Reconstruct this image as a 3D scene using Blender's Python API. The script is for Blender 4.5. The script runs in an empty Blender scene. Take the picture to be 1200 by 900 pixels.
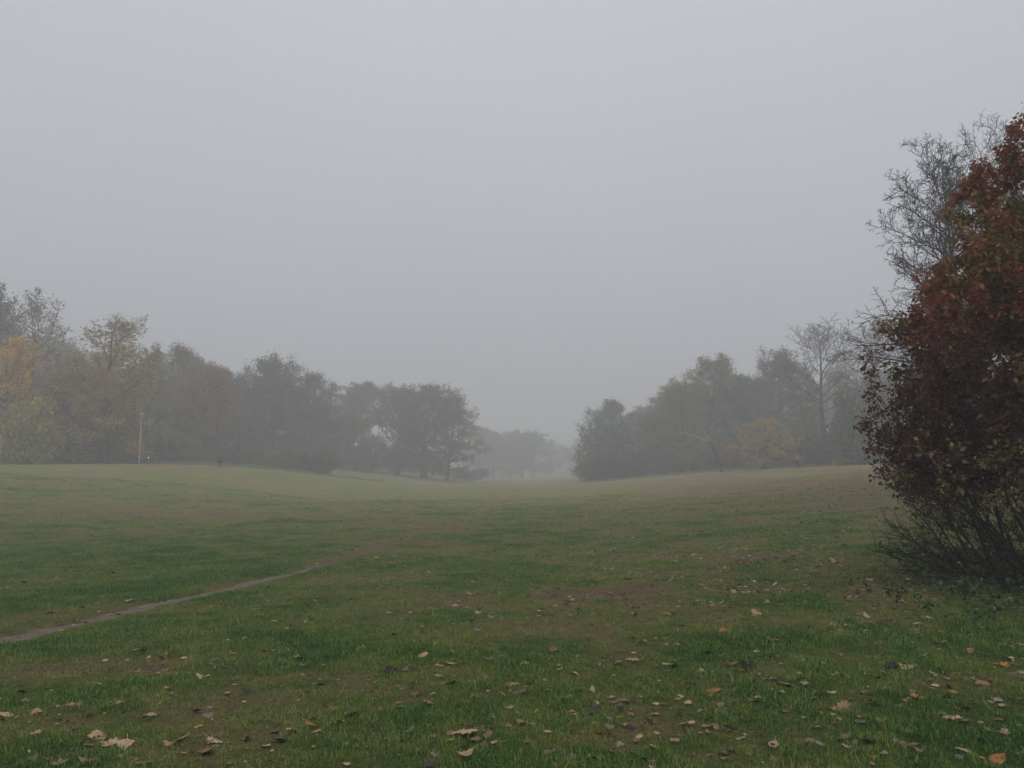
import bpy, math, random
import numpy as np
from mathutils import Vector, Matrix, Euler

SC = bpy.context.scene
COL = SC.collection
RAD = math.radians

# ------------------------------------------------------------------ camera
EYE = 1.6
FPX = 901.0                       # focal length in pixels of the 1200x900 photograph
PITCH = math.atan(91.0 / FPX)     # horizon on row 541
cam_d = bpy.data.cameras.new('camera')
cam_d.sensor_width = 36.0
cam_d.lens = FPX / 1200.0 * 36.0
cam_d.clip_start = 0.05
cam_d.clip_end = 3000.0
cam = bpy.data.objects.new('camera', cam_d)
COL.objects.link(cam)
cam.location = (0, 0, EYE)
cam.rotation_euler = (math.pi / 2 + PITCH, 0, 0)
SC.camera = cam

# ------------------------------------------------------------------ sky (overcast), sun, exposure
SUN_EL, SUN_AZ = RAD(66), RAD(165)
world = bpy.data.worlds.new('World')
SC.world = world
world.use_nodes = True
wn, wl = world.node_tree.nodes, world.node_tree.links
wn.clear()
w_out = wn.new('ShaderNodeOutputWorld')
w_bg = wn.new('ShaderNodeBackground')
w_bg.inputs['Strength'].default_value = 0.1
sky = wn.new('ShaderNodeTexSky')
sky.sky_type = 'NISHITA'
sky.sun_disc = False
sky.sun_elevation = SUN_EL
sky.sun_rotation = SUN_AZ
sky.air_density = 1.5
sky.dust_density = 6.0
hs = wn.new('ShaderNodeHueSaturation')
hs.inputs['Saturation'].default_value = 0.12
wl.new(sky.outputs[0], hs.inputs['Color'])
# cloud layer: standard overcast luminance, zenith brighter than horizon
tc = wn.new('ShaderNodeTexCoord')
sep = wn.new('ShaderNodeSeparateXYZ')
wl.new(tc.outputs['Generated'], sep.inputs[0])
mr = wn.new('ShaderNodeMapRange')
mr.inputs['From Min'].default_value = 0.0
mr.inputs['From Max'].default_value = 1.0
mr.inputs['To Min'].default_value = 0.54
mr.inputs['To Max'].default_value = 1.0
wl.new(sep.outputs['Z'], mr.inputs['Value'])
nz = wn.new('ShaderNodeTexNoise')
nz.inputs['Scale'].default_value = 1.6
nz.inputs['Detail'].default_value = 3.0
wl.new(tc.outputs['Generated'], nz.inputs['Vector'])
nm = wn.new('ShaderNodeMapRange')
nm.inputs['To Min'].default_value = 0.94
nm.inputs['To Max'].default_value = 1.06
wl.new(nz.outputs['Fac'], nm.inputs['Value'])
mul = wn.new('ShaderNodeMath'); mul.operation = 'MULTIPLY'
wl.new(mr.outputs[0], mul.inputs[0]); wl.new(nm.outputs[0], mul.inputs[1])
cl = wn.new('ShaderNodeVectorMath'); cl.operation = 'SCALE'
cl.inputs[0].default_value = (7.5, 7.8, 8.6)
wl.new(mul.outputs[0], cl.inputs['Scale'])
mx = wn.new('ShaderNodeMix'); mx.data_type = 'RGBA'
mx.inputs['Factor'].default_value = 0.92
wl.new(hs.outputs[0], mx.inputs['A']); wl.new(cl.outputs[0], mx.inputs['B'])
wl.new(mx.outputs['Result'], w_bg.inputs['Color'])
wl.new(w_bg.outputs[0], w_out.inputs['Surface'])

sun_d = bpy.data.lights.new('sun', 'SUN')
sun_d.energy = 0.7
sun_d.angle = RAD(60)
sun_d.color = (1.0, 0.97, 0.93)
sun = bpy.data.objects.new('sun', sun_d)
COL.objects.link(sun)
sun.rotation_euler = (math.pi / 2 - SUN_EL, 0, math.pi - SUN_AZ)

SC.view_settings.view_transform = 'Standard'
SC.view_settings.look = 'None'
SC.view_settings.exposure = 0.0
SC.view_settings.gamma = 1.0
SC.view_settings.use_curve_mapping = False
SC.render.engine = 'CYCLES'
cy = SC.cycles
cy.max_bounces = 6
cy.diffuse_bounces = 3
cy.glossy_bounces = 2
cy.transmission_bounces = 4
cy.transparent_max_bounces = 6
cy.volume_bounces = 4
cy.use_denoising = True

# ------------------------------------------------------------------ helpers
rng = np.random.default_rng(11)
random.seed(11)

def _hash(ix, iy, seed):
    h = (ix.astype(np.int64) * 374761393 + iy.astype(np.int64) * 668265263 + seed * 974634541) & 0xFFFFFFFF
    h = ((h ^ (h >> 13)) * 1274126177) & 0xFFFFFFFF
    h = h ^ (h >> 16)
    return (h & 0xFFFF) / 65535.0

def vnoise(x, y, seed=0):
    x = np.asarray(x, float); y = np.asarray(y, float)
    ix = np.floor(x); iy = np.floor(y)
    fx = x - ix; fy = y - iy
    fx = fx * fx * (3 - 2 * fx); fy = fy * fy * (3 - 2 * fy)
    a = _hash(ix, iy, seed); b = _hash(ix + 1, iy, seed)
    c = _hash(ix, iy + 1, seed); d = _hash(ix + 1, iy + 1, seed)
    return (a * (1 - fx) + b * fx) * (1 - fy) + (c * (1 - fx) + d * fx) * fy

def fbm(x, y, seed=0, oct=3):
    s = 0; a = 0.5; t = 0
    for k in range(oct):
        s = s + a * vnoise(x * 2 ** k, y * 2 ** k, seed + k * 17)
        t += a; a *= 0.5
    return s / t

def sstep(a, b, x):
    t = np.clip((np.asarray(x, float) - a) / (b - a), 0, 1)
    return t * t * (3 - 2 * t)

# trodden trail, centre line in metres (x as a function of y)
TRAIL_Y = np.array([2.0, 5.0, 8.5, 11.0, 14.0, 17.0, 20.0, 24.0, 28.0, 33.0, 40.0])
TRAIL_X = np.array([-6.75, -6.25, -5.72, -5.36, -4.98, -4.64, -4.33, -3.92, -3.45, -2.8, -1.8])
def trail_x(y):
    y = np.asarray(y, float)
    return np.interp(y, TRAIL_Y, TRAIL_X) + 0.02 * np.sin(y * 0.8) + 0.015 * np.sin(y * 2.3 + 1)

def base_h(x, y):
    x = np.asarray(x, float); y = np.asarray(y, float)
    yy = np.clip(y, -40, 330)
    f = -0.08 - 0.52 * sstep(0, 25, yy) - 0.0135 * np.clip(yy, 0, 400)
    c = -4 + 0.044 * yy
    u = x - c
    left = 3.2 * np.clip(yy / 92.0, 0.15, 1.0) * sstep(10, 45, -u)
    right = 3.0 * sstep(0, 42, u)
    return f + left + right

def H(x, y):
    x = np.asarray(x, float); y = np.asarray(y, float)
    h = base_h(x, y) - base_h(0.0, 0.0)
    h = h + 0.34 * (fbm(x / 13.0, y / 13.0, 3, 2) - 0.5) * sstep(8, 30, np.hypot(x, y))
    h = h + 0.07 * (fbm(x / 1.9, y / 1.9, 5, 3) - 0.5)
    d = np.abs(x - trail_x(y))
    g = (1 - sstep(0.18, 0.42, d)) * sstep(1.0, 3.0, y) * (1 - sstep(17, 26, y))
    return h - 0.055 * g

def h1(x, y):
    return float(H(x, y))

CP, SP = math.cos(PITCH), math.sin(PITCH)
def pdir(px, py):
    a = (px - 600.0) / FPX; b = (450.0 - py) / FPX
    return Vector((a, CP - SP * b, SP + CP * b))
def at(px, py, Y):
    d = pdir(px, py)
    return Vector((0, 0, EYE)) + d * (Y / d.y)
def ground_hit(px, py, far=90.0):
    d = pdir(px, py); t = 2.0
    while t < far:
        p = Vector((0, 0, EYE)) + d * t
        if p.z < h1(p.x, p.y):
            return p
        t += 0.02 + t * 0.004
    return None

def mesh_np(name, V, F, attrs=None, smooth=False):
    """V (n,3); F (m,k) with fixed k"""
    V = np.asarray(V, np.float32); F = np.asarray(F, np.int32)
    me = bpy.data.meshes.new(name)
    n, (m, k) = len(V), F.shape
    me.vertices.add(n); me.vertices.foreach_set('co', V.ravel())
    me.loops.add(m * k); me.loops.foreach_set('vertex_index', F.ravel())
    me.polygons.add(m)
    me.polygons.foreach_set('loop_start', np.arange(0, m * k, k, dtype=np.int32))
    if smooth:
        me.polygons.foreach_set('use_smooth', np.ones(m, bool))
    for an, (dom, arr) in (attrs or {}).items():
        at_ = me.attributes.new(an, 'FLOAT', dom)
        at_.data.foreach_set('value', np.asarray(arr, np.float32).ravel())
    me.update(calc_edges=True)
    me.validate()
    return me

def obj(name, me, mat=None, parent=None, color=None, loc=None):
    o = bpy.data.objects.new(name, me)
    COL.objects.link(o)
    if mat is not None and me is not None and not me.materials:
        me.materials.append(mat)
    if parent is not None:
        o.parent = parent
    if color is not None:
        o.color = (*color, 1)
    if loc is not None:
        o.location = loc
    return o

def tag(o, label=None, cat=None, group=None, kind=None):
    if label: o['label'] = label
    if cat: o['category'] = cat
    if group: o['group'] = group
    if kind: o['kind'] = kind
    return o

def thing(name, label, cat, loc, rotz=0.0, group=None, scale=(1, 1, 1)):
    o = bpy.data.objects.new(name, None)
    COL.objects.link(o)
    o.location = loc; o.rotation_euler = (0, 0, rotz); o.scale = scale
    o.empty_display_size = 0.2
    return tag(o, label, cat, group)

# ------------------------------------------------------------------ materials
def new_mat(name):
    m = bpy.data.materials.new(name); m.use_nodes = True
    nt = m.node_tree; nt.nodes.clear()
    out = nt.nodes.new('ShaderNodeOutputMaterial')
    return m, nt, out

def plain(name, col, rough=0.6, metal=0.0, emit=None, noise=0.12, scale=8.0):
    m, nt, out = new_mat(name)
    b = nt.nodes.new('ShaderNodeBsdfPrincipled')
    b.inputs['Roughness'].default_value = rough
    b.inputs['Metallic'].default_value = metal
    n = nt.nodes.new('ShaderNodeTexNoise'); n.inputs['Scale'].default_value = scale
    n.inputs['Detail'].default_value = 4
    tcd = nt.nodes.new('ShaderNodeTexCoord'); nt.links.new(tcd.outputs['Object'], n.inputs['Vector'])
    r = nt.nodes.new('ShaderNodeValToRGB')
    r.color_ramp.elements[0].position = 0.3; r.color_ramp.elements[1].position = 0.7
    r.color_ramp.elements[0].color = (*[c * (1 - noise) for c in col], 1)
    r.color_ramp.elements[1].color = (*[min(1, c * (1 + noise)) for c in col], 1)
    nt.links.new(n.outputs['Fac'], r.inputs['Fac'])
    nt.links.new(r.outputs['Color'], b.inputs['Base Color'])
    if emit:
        b.inputs['Emission Color'].default_value = (1, 0.98, 0.9, 1)
        b.inputs['Emission Strength'].default_value = emit
    nt.links.new(b.outputs[0], out.inputs['Surface'])
    return m

def leaf_mat(name, use_obj=True, cols=None, transl=0.3, stretch=(0.45, 1.5)):
    """foliage: object colour (or a ramp) varied by the per-face attribute 'tint'"""
    m, nt, out = new_mat(name)
    N, L = nt.nodes, nt.links
    a = N.new('ShaderNodeAttribute'); a.attribute_name = 'tint'
    if use_obj:
        oi = N.new('ShaderNodeObjectInfo')
        mp = N.new('ShaderNodeMapRange'); mp.inputs['To Min'].default_value = stretch[0]; mp.inputs['To Max'].default_value = stretch[1]
        L.new(a.outputs['Fac'], mp.inputs['Value'])
        sc = N.new('ShaderNodeVectorMath'); sc.operation = 'SCALE'
        L.new(oi.outputs['Color'], sc.inputs[0]); L.new(mp.outputs[0], sc.inputs['Scale'])
        csock = sc.outputs[0]
    else:
        r = N.new('ShaderNodeValToRGB')
        e = r.color_ramp.elements
        while len(e) < len(cols): e.new(0.5)
        for k, (p, c) in enumerate(cols):
            e[k].position = p; e[k].color = (*c, 1)
        L.new(a.outputs['Fac'], r.inputs['Fac'])
        csock = r.outputs['Color']
    d = N.new('ShaderNodeBsdfDiffuse'); L.new(csock, d.inputs['Color'])
    t = N.new('ShaderNodeBsdfTranslucent'); L.new(csock, t.inputs['Color'])
    g = N.new('ShaderNodeBsdfGlossy'); g.inputs['Roughness'].default_value = 0.5
    mi = N.new('ShaderNodeMixShader'); mi.inputs['Fac'].default_value = transl
    L.new(d.outputs[0], mi.inputs[1]); L.new(t.outputs[0], mi.inputs[2])
    m2 = N.new('ShaderNodeMixShader'); m2.inputs['Fac'].default_value = 0.03
    L.new(mi.outputs[0], m2.inputs[1]); L.new(g.outputs[0], m2.inputs[2])
    L.new(m2.outputs[0], out.inputs['Surface'])
    return m

def bark_mat(name, c0, c1, scale=14):
    m, nt, out = new_mat(name)
    N, L = nt.nodes, nt.links
    b = N.new('ShaderNodeBsdfPrincipled'); b.inputs['Roughness'].default_value = 0.9
    b.inputs['Specular IOR Level'].default_value = 0.2
    tcd = N.new('ShaderNodeTexCoord')
    mp = N.new('ShaderNodeMapping'); mp.inputs['Scale'].default_value = (1, 1, 0.25)
    L.new(tcd.outputs['Object'], mp.inputs['Vector'])
    n = N.new('ShaderNodeTexNoise'); n.inputs['Scale'].default_value = scale; n.inputs['Detail'].default_value = 5
    L.new(mp.outputs[0], n.inputs['Vector'])
    r = N.new('ShaderNodeValToRGB')
    r.color_ramp.elements[0].position = 0.35; r.color_ramp.elements[1].position = 0.68
    r.color_ramp.elements[0].color = (*c0, 1); r.color_ramp.elements[1].color = (*c1, 1)
    L.new(n.outputs['Fac'], r.inputs['Fac']); L.new(r.outputs['Color'], b.inputs['Base Color'])
    bu = N.new('ShaderNodeBump'); bu.inputs['Strength'].default_value = 0.5; bu.inputs['Distance'].default_value = 0.02
    L.new(n.outputs['Fac'], bu.inputs['Height']); L.new(bu.outputs[0], b.inputs['Normal'])
    L.new(b.outputs[0], out.inputs['Surface'])
    return m

M_FOL = leaf_mat('foliage')
M_BARK = bark_mat('bark', (0.028, 0.024, 0.020), (0.085, 0.075, 0.062), 9)
M_BARKD = bark_mat('dark_bark', (0.016, 0.013, 0.012), (0.055, 0.044, 0.038), 22)
M_TWIG = bark_mat('bare_tree_bark', (0.010, 0.009, 0.008), (0.032, 0.027, 0.024), 22)
M_DEAD = bark_mat('dead_wood', (0.20, 0.19, 0.17), (0.36, 0.345, 0.31), 12)
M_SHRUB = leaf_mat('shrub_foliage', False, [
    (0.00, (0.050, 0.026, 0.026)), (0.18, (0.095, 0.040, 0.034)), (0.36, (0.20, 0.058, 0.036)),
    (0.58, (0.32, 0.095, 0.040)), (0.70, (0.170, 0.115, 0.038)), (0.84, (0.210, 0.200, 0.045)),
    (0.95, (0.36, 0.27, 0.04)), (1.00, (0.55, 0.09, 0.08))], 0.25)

# ------------------------------------------------------------------ ground
def axis_vals(lo, hi, fine_lo, fine_hi, step, grow):
    v = list(np.arange(fine_lo, fine_hi + 1e-6, step))
    s = step; x = v[-1]
    while x < hi:
        s *= grow; x += s; v.append(min(x, hi))
    s = step; x = v[0]; pre = []
    while x > lo:
        s *= grow; x -= s; pre.append(max(x, lo))
    return np.array(pre[::-1] + v)

# worn / dry / lush blotches given where they lie on the ground: x, y, rx, ry, amount
BLOT = []
def blot(px, py, wx, wy, amt):
    p = ground_hit(px, py)
    q = ground_hit(px, py - wy)
    ry = max(0.3, (q.y - p.y) if q else p.y * 0.4)
    BLOT.append((p.x, p.y, wx * p.y / FPX, ry, amt))
for b in [(40, 792, 120, 14, 0.75), (190, 780, 100, 9, 0.5), (640, 705, 170, 16, 0.55), (800, 690, 160, 14, 0.5),
          (860, 655, 120, 10, 0.5), (530, 730, 90, 12, 0.5), (1040, 690, 50, 12, 0.9), (930, 720, 80, 12, 0.45),
          (60, 597, 220, 9, 0.55), (300, 606, 160, 6, 0.4), (960, 590, 120, 14, 0.35), (880, 570, 140, 10, 0.35),
          (520, 616, 60, 5, 0.8), (440, 634, 60, 5, 0.5), (700, 610, 100, 7, 0.3), (1000, 645, 70, 12, -0.5), (340, 800, 110, 14, -0.3),
          (700, 830, 130, 20, -0.35), (200, 650, 150, 14, -0.4), (450, 660, 140, 12, -0.35), (1100, 800, 120, 12, 0.3),
          (720, 860, 40, 7, 0.35), (890, 800, 70, 8, 0.4)]:
    blot(*b)

def dry_val(x, y):
    x = np.asarray(x, float); y = np.asarray(y, float)
    d = 0.62 * (fbm(x / 3.4, y / 4.5, 31, 3) - 0.47) + 1.15 * (fbm(x / 0.9, y / 1.1, 47, 4) - 0.5) + 0.55 * (fbm(x / 0.22, y / 0.25, 53, 2) - 0.5) + 0.36
    d = d + 0.16 * sstep(25, 60, y) + 0.26 * sstep(0, 16, x - 3 - 0.04 * y) * sstep(10, 26, y) + 0.04 - 0.10 * (1 - sstep(8, 18, y))
    br_ = np.clip(2.6 * (fbm(x / 0.7, y / 1.1, 83, 4) - 0.22), 0.0, 1.6)
    for bx, by, rx, ry, a in BLOT:
        d = d + 0.8 * a * br_ * np.exp(-(((x - bx) / rx) ** 2 + ((y - by) / ry) ** 2))
    d = d + 0.5 * np.exp(-((x - trail_x(y)) / 0.30) ** 2) * sstep(2, 4, y) * (1 - 0.5 * sstep(28, 44, y))
    return np.clip(d, 0, 1)

gx = axis_vals(-640, 640, -11, 13, 0.13, 1.09)
gy = axis_vals(-640, 640, 2.5, 24, 0.13, 1.07)
GX, GY = np.meshgrid(gx, gy)
GZ = H(GX, GY)
nx, ny = len(gx), len(gy)
ii = np.arange(nx * ny).reshape(ny, nx)
F = np.stack([ii[:-1, :-1], ii[:-1, 1:], ii[1:, 1:], ii[1:, :-1]], -1).reshape(-1, 4)
me = mesh_np('meadow', np.stack([GX, GY, GZ], -1).reshape(-1, 3), F, {'dry': ('POINT', dry_val(GX, GY).ravel()), 'thatch_shade': ('POINT', ((1 - sstep(18, 66, GY)) * sstep(1, 3.2, GY) * (1 - sstep(0, 3, np.abs(GX) - .74 * GY - 1.0))).ravel())}, True)

m, nt, out = new_mat('meadow_ground')
N, L = nt.nodes, nt.links
bs = N.new('ShaderNodeBsdfPrincipled'); bs.inputs['Roughness'].default_value = 0.95
bs.inputs['Specular IOR Level'].default_value = 0.1
geo = N.new('ShaderNodeNewGeometry')
at1 = N.new('ShaderNodeAttribute'); at1.attribute_name = 'dry'
def noise_node(scale, detail=4, rough=0.6, vec=None):
    n = N.new('ShaderNodeTexNoise'); n.inputs['Scale'].default_value = scale
    n.inputs['Detail'].default_value = detail; n.inputs['Roughness'].default_value = rough
    L.new(vec if vec is not None else geo.outputs['Position'], n.inputs['Vector'])
    return n
n1 = noise_node(2.2, 6, 0.7); n2 = noise_node(13, 6, 0.75); n3 = noise_node(38, 5, 0.75)
def madd(a, b, c):
    k = N.new('ShaderNodeMath'); k.operation = 'MULTIPLY_ADD'
    for i_, v in enumerate((a, b, c)):
        if hasattr(v, 'links'): L.new(v, k.inputs[i_])
        else: k.inputs[i_].default_value = v
    return k.outputs[0]
n0 = noise_node(0.55, 8, 0.72)
s = madd(n0.outputs['Fac'], 0.7, -0.35)
s = madd(n1.outputs['Fac'], 0.95, s)
s = madd(s, 1.0, -0.475)
s = madd(n2.outputs['Fac'], 0.85, s)
s = madd(at1.outputs['Fac'], 1.0, s)
s = madd(s, 1.0, -0.42)
rp = N.new('ShaderNodeValToRGB')
els = rp.color_ramp.elements
for k in range(3): els.new(0.5)
for k, (p, c) in enumerate([(0.0, (0.068, 0.138, 0.020)), (0.28, (0.120, 0.174, 0.032)), (0.52, (0.205, 0.196, 0.058)),
                            (0.75, (0.240, 0.186, 0.080)), (1.0, (0.172, 0.124, 0.068))]):
    els[k].position = p; els[k].color = (*c, 1)
L.new(s, rp.inputs['Fac'])
mm = N.new('ShaderNodeMapRange'); mm.inputs['From Min'].default_value = 0.3; mm.inputs['From Max'].default_value = 0.7
mm.inputs['To Min'].default_value = 0.30; mm.inputs['To Max'].default_value = 1.55
L.new(n3.outputs['Fac'], mm.inputs['Value'])
vs = N.new('ShaderNodeVectorMath'); vs.operation = 'SCALE'
L.new(rp.outputs['Color'], vs.inputs[0]); L.new(mm.outputs[0], vs.inputs['Scale'])
at2 = N.new('ShaderNodeAttribute'); at2.attribute_name = 'thatch_shade'
so = N.new('ShaderNodeMix'); so.data_type = 'RGBA'
dk = madd(at1.outputs['Fac'], -0.35, 0.68)
sf = madd(at2.outputs['Fac'], dk, 0.0)
L.new(sf, so.inputs['Factor']); L.new(vs.outputs[0], so.inputs['A'])
so.inputs['B'].default_value = (0.032, 0.029, 0.015, 1)  # dark thatchy soil, with the shade between grass tufts painted into its colour
L.new(so.outputs['Result'], bs.inputs['Base Color'])
bu = N.new('ShaderNodeBump'); bu.inputs['Strength'].default_value = 0.9; bu.inputs['Distance'].default_value = 0.04
hsum = madd(n2.outputs['Fac'], 0.8, n3.outputs['Fac'])
L.new(hsum, bu.inputs['Height']); L.new(bu.outputs[0], bs.inputs['Normal'])
L.new(bs.outputs[0], out.inputs['Surface'])
M_GROUND = m
tag(obj('meadow', me, M_GROUND), 'wide grassy meadow dipping into a shallow valley', kind='structure')

# trodden earth trail lying in its groove
ty = np.arange(3.0, 21.0, 0.12)
tx = trail_x(ty)
wl_ = 0.12 + 0.16 * (vnoise(ty * 1.7, ty * 0, 71) - 0.3) + 0.14 * (vnoise(ty * 6, ty * 0, 72) - 0.5)
wr_ = 0.12 + 0.16 * (vnoise(ty * 1.7, ty * 0, 73) - 0.3) + 0.14 * (vnoise(ty * 6, ty * 0, 74) - 0.5)
fade = 1 - 0.9 * sstep(13, 21, ty)
V = []
cols_ = [-1.35, -1, -0.5, 0, 0.5, 1, 1.35]
for k in range(len(ty)):
    for c in cols_:
        w = (wl_[k] if c < 0 else wr_[k]) * fade[k]
        x = tx[k] + c * w
        lift = 0.012 if abs(c) < 0.9 else (0.008 if abs(c) < 1.2 else -0.05)
        V.append((x, ty[k], h1(x, ty[k]) + lift))
nc = len(cols_)
ii = np.arange(len(V)).reshape(-1, nc)
F = np.stack([ii[:-1, :-1], ii[:-1, 1:], ii[1:, 1:], ii[1:, :-1]], -1).reshape(-1, 4)
m, nt, out = new_mat('trodden_earth')
N, L = nt.nodes, nt.links
bs = N.new('ShaderNodeBsdfPrincipled'); bs.inputs['Roughness'].default_value = 0.8
geo = N.new('ShaderNodeNewGeometry')
n1 = noise_node(5, 6, 0.7); n2 = noise_node(45, 4, 0.7)
s = madd(n2.outputs['Fac'], 0.5, n1.outputs['Fac']); s = madd(s, 1.0, -0.25)
rp = N.new('ShaderNodeValToRGB')
rp.color_ramp.elements[0].position = 0.3; rp.color_ramp.elements[1].position = 0.7
rp.color_ramp.elements[0].color = (0.050, 0.032, 0.022, 1); rp.color_ramp.elements[1].color = (0.175, 0.118, 0.080, 1)
L.new(s, rp.inputs['Fac']); L.new(rp.outputs['Color'], bs.inputs['Base Color'])
bu = N.new('ShaderNodeBump'); bu.inputs['Strength'].default_value = 0.6; bu.inputs['Distance'].default_value = 0.02
L.new(s, bu.inputs['Height']); L.new(bu.outputs[0], bs.inputs['Normal'])
L.new(bs.outputs[0], out.inputs['Surface'])
tag(obj('footpath', mesh_np('footpath', V, F, None, True), m), 'narrow trodden earth footpath running across the grass', kind='structure')

# ------------------------------------------------------------------ tree builder
class Skel:
    def __init__(s):
        s.br = []          # (points, radii, level)
        s.term = []        # terminal polylines carrying leaves

def perp(d):
    a = Vector((0, 0, 1)) if abs(d.z) < 0.9 else Vector((1, 0, 0))
    return d.cross(a).normalized()

def walk(R, p, d, Ln, n, wob, up):
    pts = [p.copy()]; d = d.normalized(); st = Ln / n
    for k in range(n):
        d = Vector((d.x + R.gauss(0, wob), d.y + R.gauss(0, wob), d.z + R.gauss(0, wob) + up)).normalized()
        p = p + d * st
        pts.append(p.copy())
    return pts

def interp(pts, t):
    f = t * (len(pts) - 1); k = min(int(f), len(pts) - 2); f -= k
    return pts[k].lerp(pts[k + 1], f), (pts[k + 1] - pts[k]).normalized()

def sub(R, sk, p, d, Ln, r, lv, P):
    n = P['seg'][lv]
    pts = walk(R, p, d, Ln, n, P['wob'][lv], P['up'][lv])
    if lv > 1 and 'inside' in P and not P['inside'](pts[-1]): return
    r1 = max(P['rmin'] * 0.6, r * 0.25)
    sk.br.append((pts, [r + (r1 - r) * k / n for k in range(n + 1)], lv))
    if lv >= P['last']:
        sk.term.append(pts); return
    if lv >= P['last'] - 1:
        sk.term.append(pts[n // 2:])
    nch = P['n'][lv]
    az = R.uniform(0, 6.28)
    for i in range(nch):
        t = P['t0'][lv] + (1 - P['t0'][lv]) * (i + R.random()) / nch
        t = min(t, 0.99)
        q, dd = interp(pts, t)
        az += 2.4 + R.uniform(-0.5, 0.5)
        a = RAD(R.uniform(*P['ang'][lv]))
        s1 = perp(dd); s2 = dd.cross(s1)
        nd = dd * math.cos(a) + (s1 * math.cos(az) + s2 * math.sin(az)) * math.sin(a)
        ll = Ln * P['rat'][lv] * (1.15 - 0.6 * t) * R.uniform(0.7, 1.25)
        rr = max(P['rmin'], (r + (r1 - r) * t) * 0.58)
        sub(R, sk, q, nd, ll, rr, lv + 1, P)

BASE_P = dict(seg=[0, 8, 5, 4, 3], wob=[0.04, 0.10, 0.14, 0.16, 0.18], up=[0, 0.05, 0.03, 0.02, 0.02],
              n=[0, 9, 6, 5, 0], t0=[0, 0.25, 0.15, 0.12, 0], ang=[(0, 0), (30, 60), (30, 65), (30, 70), (30, 70)],
              rat=[0, 0.5, 0.5, 0.55, 0.5], rmin=0.012, last=3)

def grow_tree(seed, Ht, r0, n1, first, len1, ang1, P, lean=(0, 0), trunk_wob=0.035, trunk_top=0.96, fat=0.62):
    R = random.Random(seed); sk = Skel()
    d = Vector((lean[0], lean[1], 1)).normalized()
    nT = 14
    tr = walk(R, Vector((0, 0, -0.25)), d, Ht * trunk_top + 0.25, nT, trunk_wob, 0.05)
    rad = []
    for k in range(nT + 1):
        t = k / nT
        rad.append(r0 * ((1 - t) ** 0.9 * 0.92 + 0.05) * (1.35 if k == 0 else 1.0))
    sk.br.append((tr, rad, 0))
    az = R.uniform(0, 6.28)
    for i in range(n1):
        t = first + (0.985 - first) * (i + R.random() * 0.8) / n1
        q, dd = interp(tr, t)
        az += 2.4 + R.uniform(-0.35, 0.35)
        u = (t - first) / (1 - first)
        a = RAD(ang1[0] + (ang1[1] - ang1[0]) * u + R.uniform(-9, 9))
        nd = Vector((math.cos(az) * math.sin(a), math.sin(az) * math.sin(a), math.cos(a)))
        ll = Ht * len1(u) * R.uniform(0.8, 1.15)
        rr = min(r0 * 0.45, r0 * (1 - t) * fat + 0.015)
        sub(R, sk, q, nd, ll, rr, 1, P)
    return sk

def tubes(brs, sides_of):
    """all branches -> one quad mesh (V, F)"""
    groups = {}
    for pts, rad, lv in brs:
        groups.setdefault((len(pts), sides_of(lv)), []).append((pts, rad))
    VV, FF, off = [], [], 0
    for (n, s), lst in groups.items():
        Pn = np.array([[tuple(p) for p in a[0]] for a in lst]); Rn = np.array([a[1] for a in lst])
        T = np.gradient(Pn, axis=1); T /= np.linalg.norm(T, axis=2, keepdims=True) + 1e-9
        md = Pn[:, -1] - Pn[:, 0]; md /= np.linalg.norm(md, axis=1, keepdims=True) + 1e-9
        ref = np.where(np.abs(md[:, 2:3]) < 0.8, np.array([[0, 0, 1.0]]), np.array([[1.0, 0, 0]]))
        A = np.cross(T, ref[:, None, :]); A /= np.linalg.norm(A, axis=2, keepdims=True) + 1e-9
        Bv = np.cross(T, A)
        th = np.arange(s) * 2 * np.pi / s
        V = Pn[:, :, None, :] + Rn[:, :, None, None] * (np.cos(th)[None, None, :, None] * A[:, :, None, :] + np.sin(th)[None, None, :, None] * Bv[:, :, None, :])
        b = len(lst)
        idx = np.arange(b * n * s).reshape(b, n, s) + off
        nxt = np.roll(idx, -1, axis=2)
        FF.append(np.stack([idx[:, :-1], nxt[:, :-1], nxt[:, 1:], idx[:, 1:]], -1).reshape(-1, 4))
        VV.append(V.reshape(-1, 3)); off += b * n * s
    return np.concatenate(VV), np.concatenate(FF)

def leaf_cards(pos, size, r, droop=0.2, fold=0.18, wid=0.34, simple=False):
    """one folded diamond per leaf, two quads sharing the midrib"""
    n = len(pos)
    d = r.normal(size=(n, 3)); d[:, 2] = d[:, 2] * 0.7 - droop
    d /= np.linalg.norm(d, axis=1, keepdims=True)
    a = r.normal(size=(n, 3)); sd = np.cross(d, a); sd /= np.linalg.norm(sd, axis=1, keepdims=True) + 1e-9
    up = np.cross(sd, d)
    s_ = np.asarray(size).reshape(-1, 1)
    p0 = pos; p3 = pos + d * s_
    pl = pos + d * s_ * 0.48 + sd * s_ * wid + up * s_ * fold
    pr = pos + d * s_ * 0.48 - sd * s_ * wid + up * s_ * fold
    pm = pos + d * s_ * 0.5
    if simple:
        return np.stack([p0, pl, p3, pr], 1).reshape(-1, 3), np.arange(n * 4).reshape(-1, 4)
    V = np.stack([p0, pl, p3, pr, pm], 1).reshape(-1, 3)
    b = (np.arange(n) * 5)[:, None]
    F = np.concatenate([b + np.array([[0, 4, 2, 1]]), b + np.array([[0, 3, 2, 4]])], 1).reshape(-1, 4)
    return V, F

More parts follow.
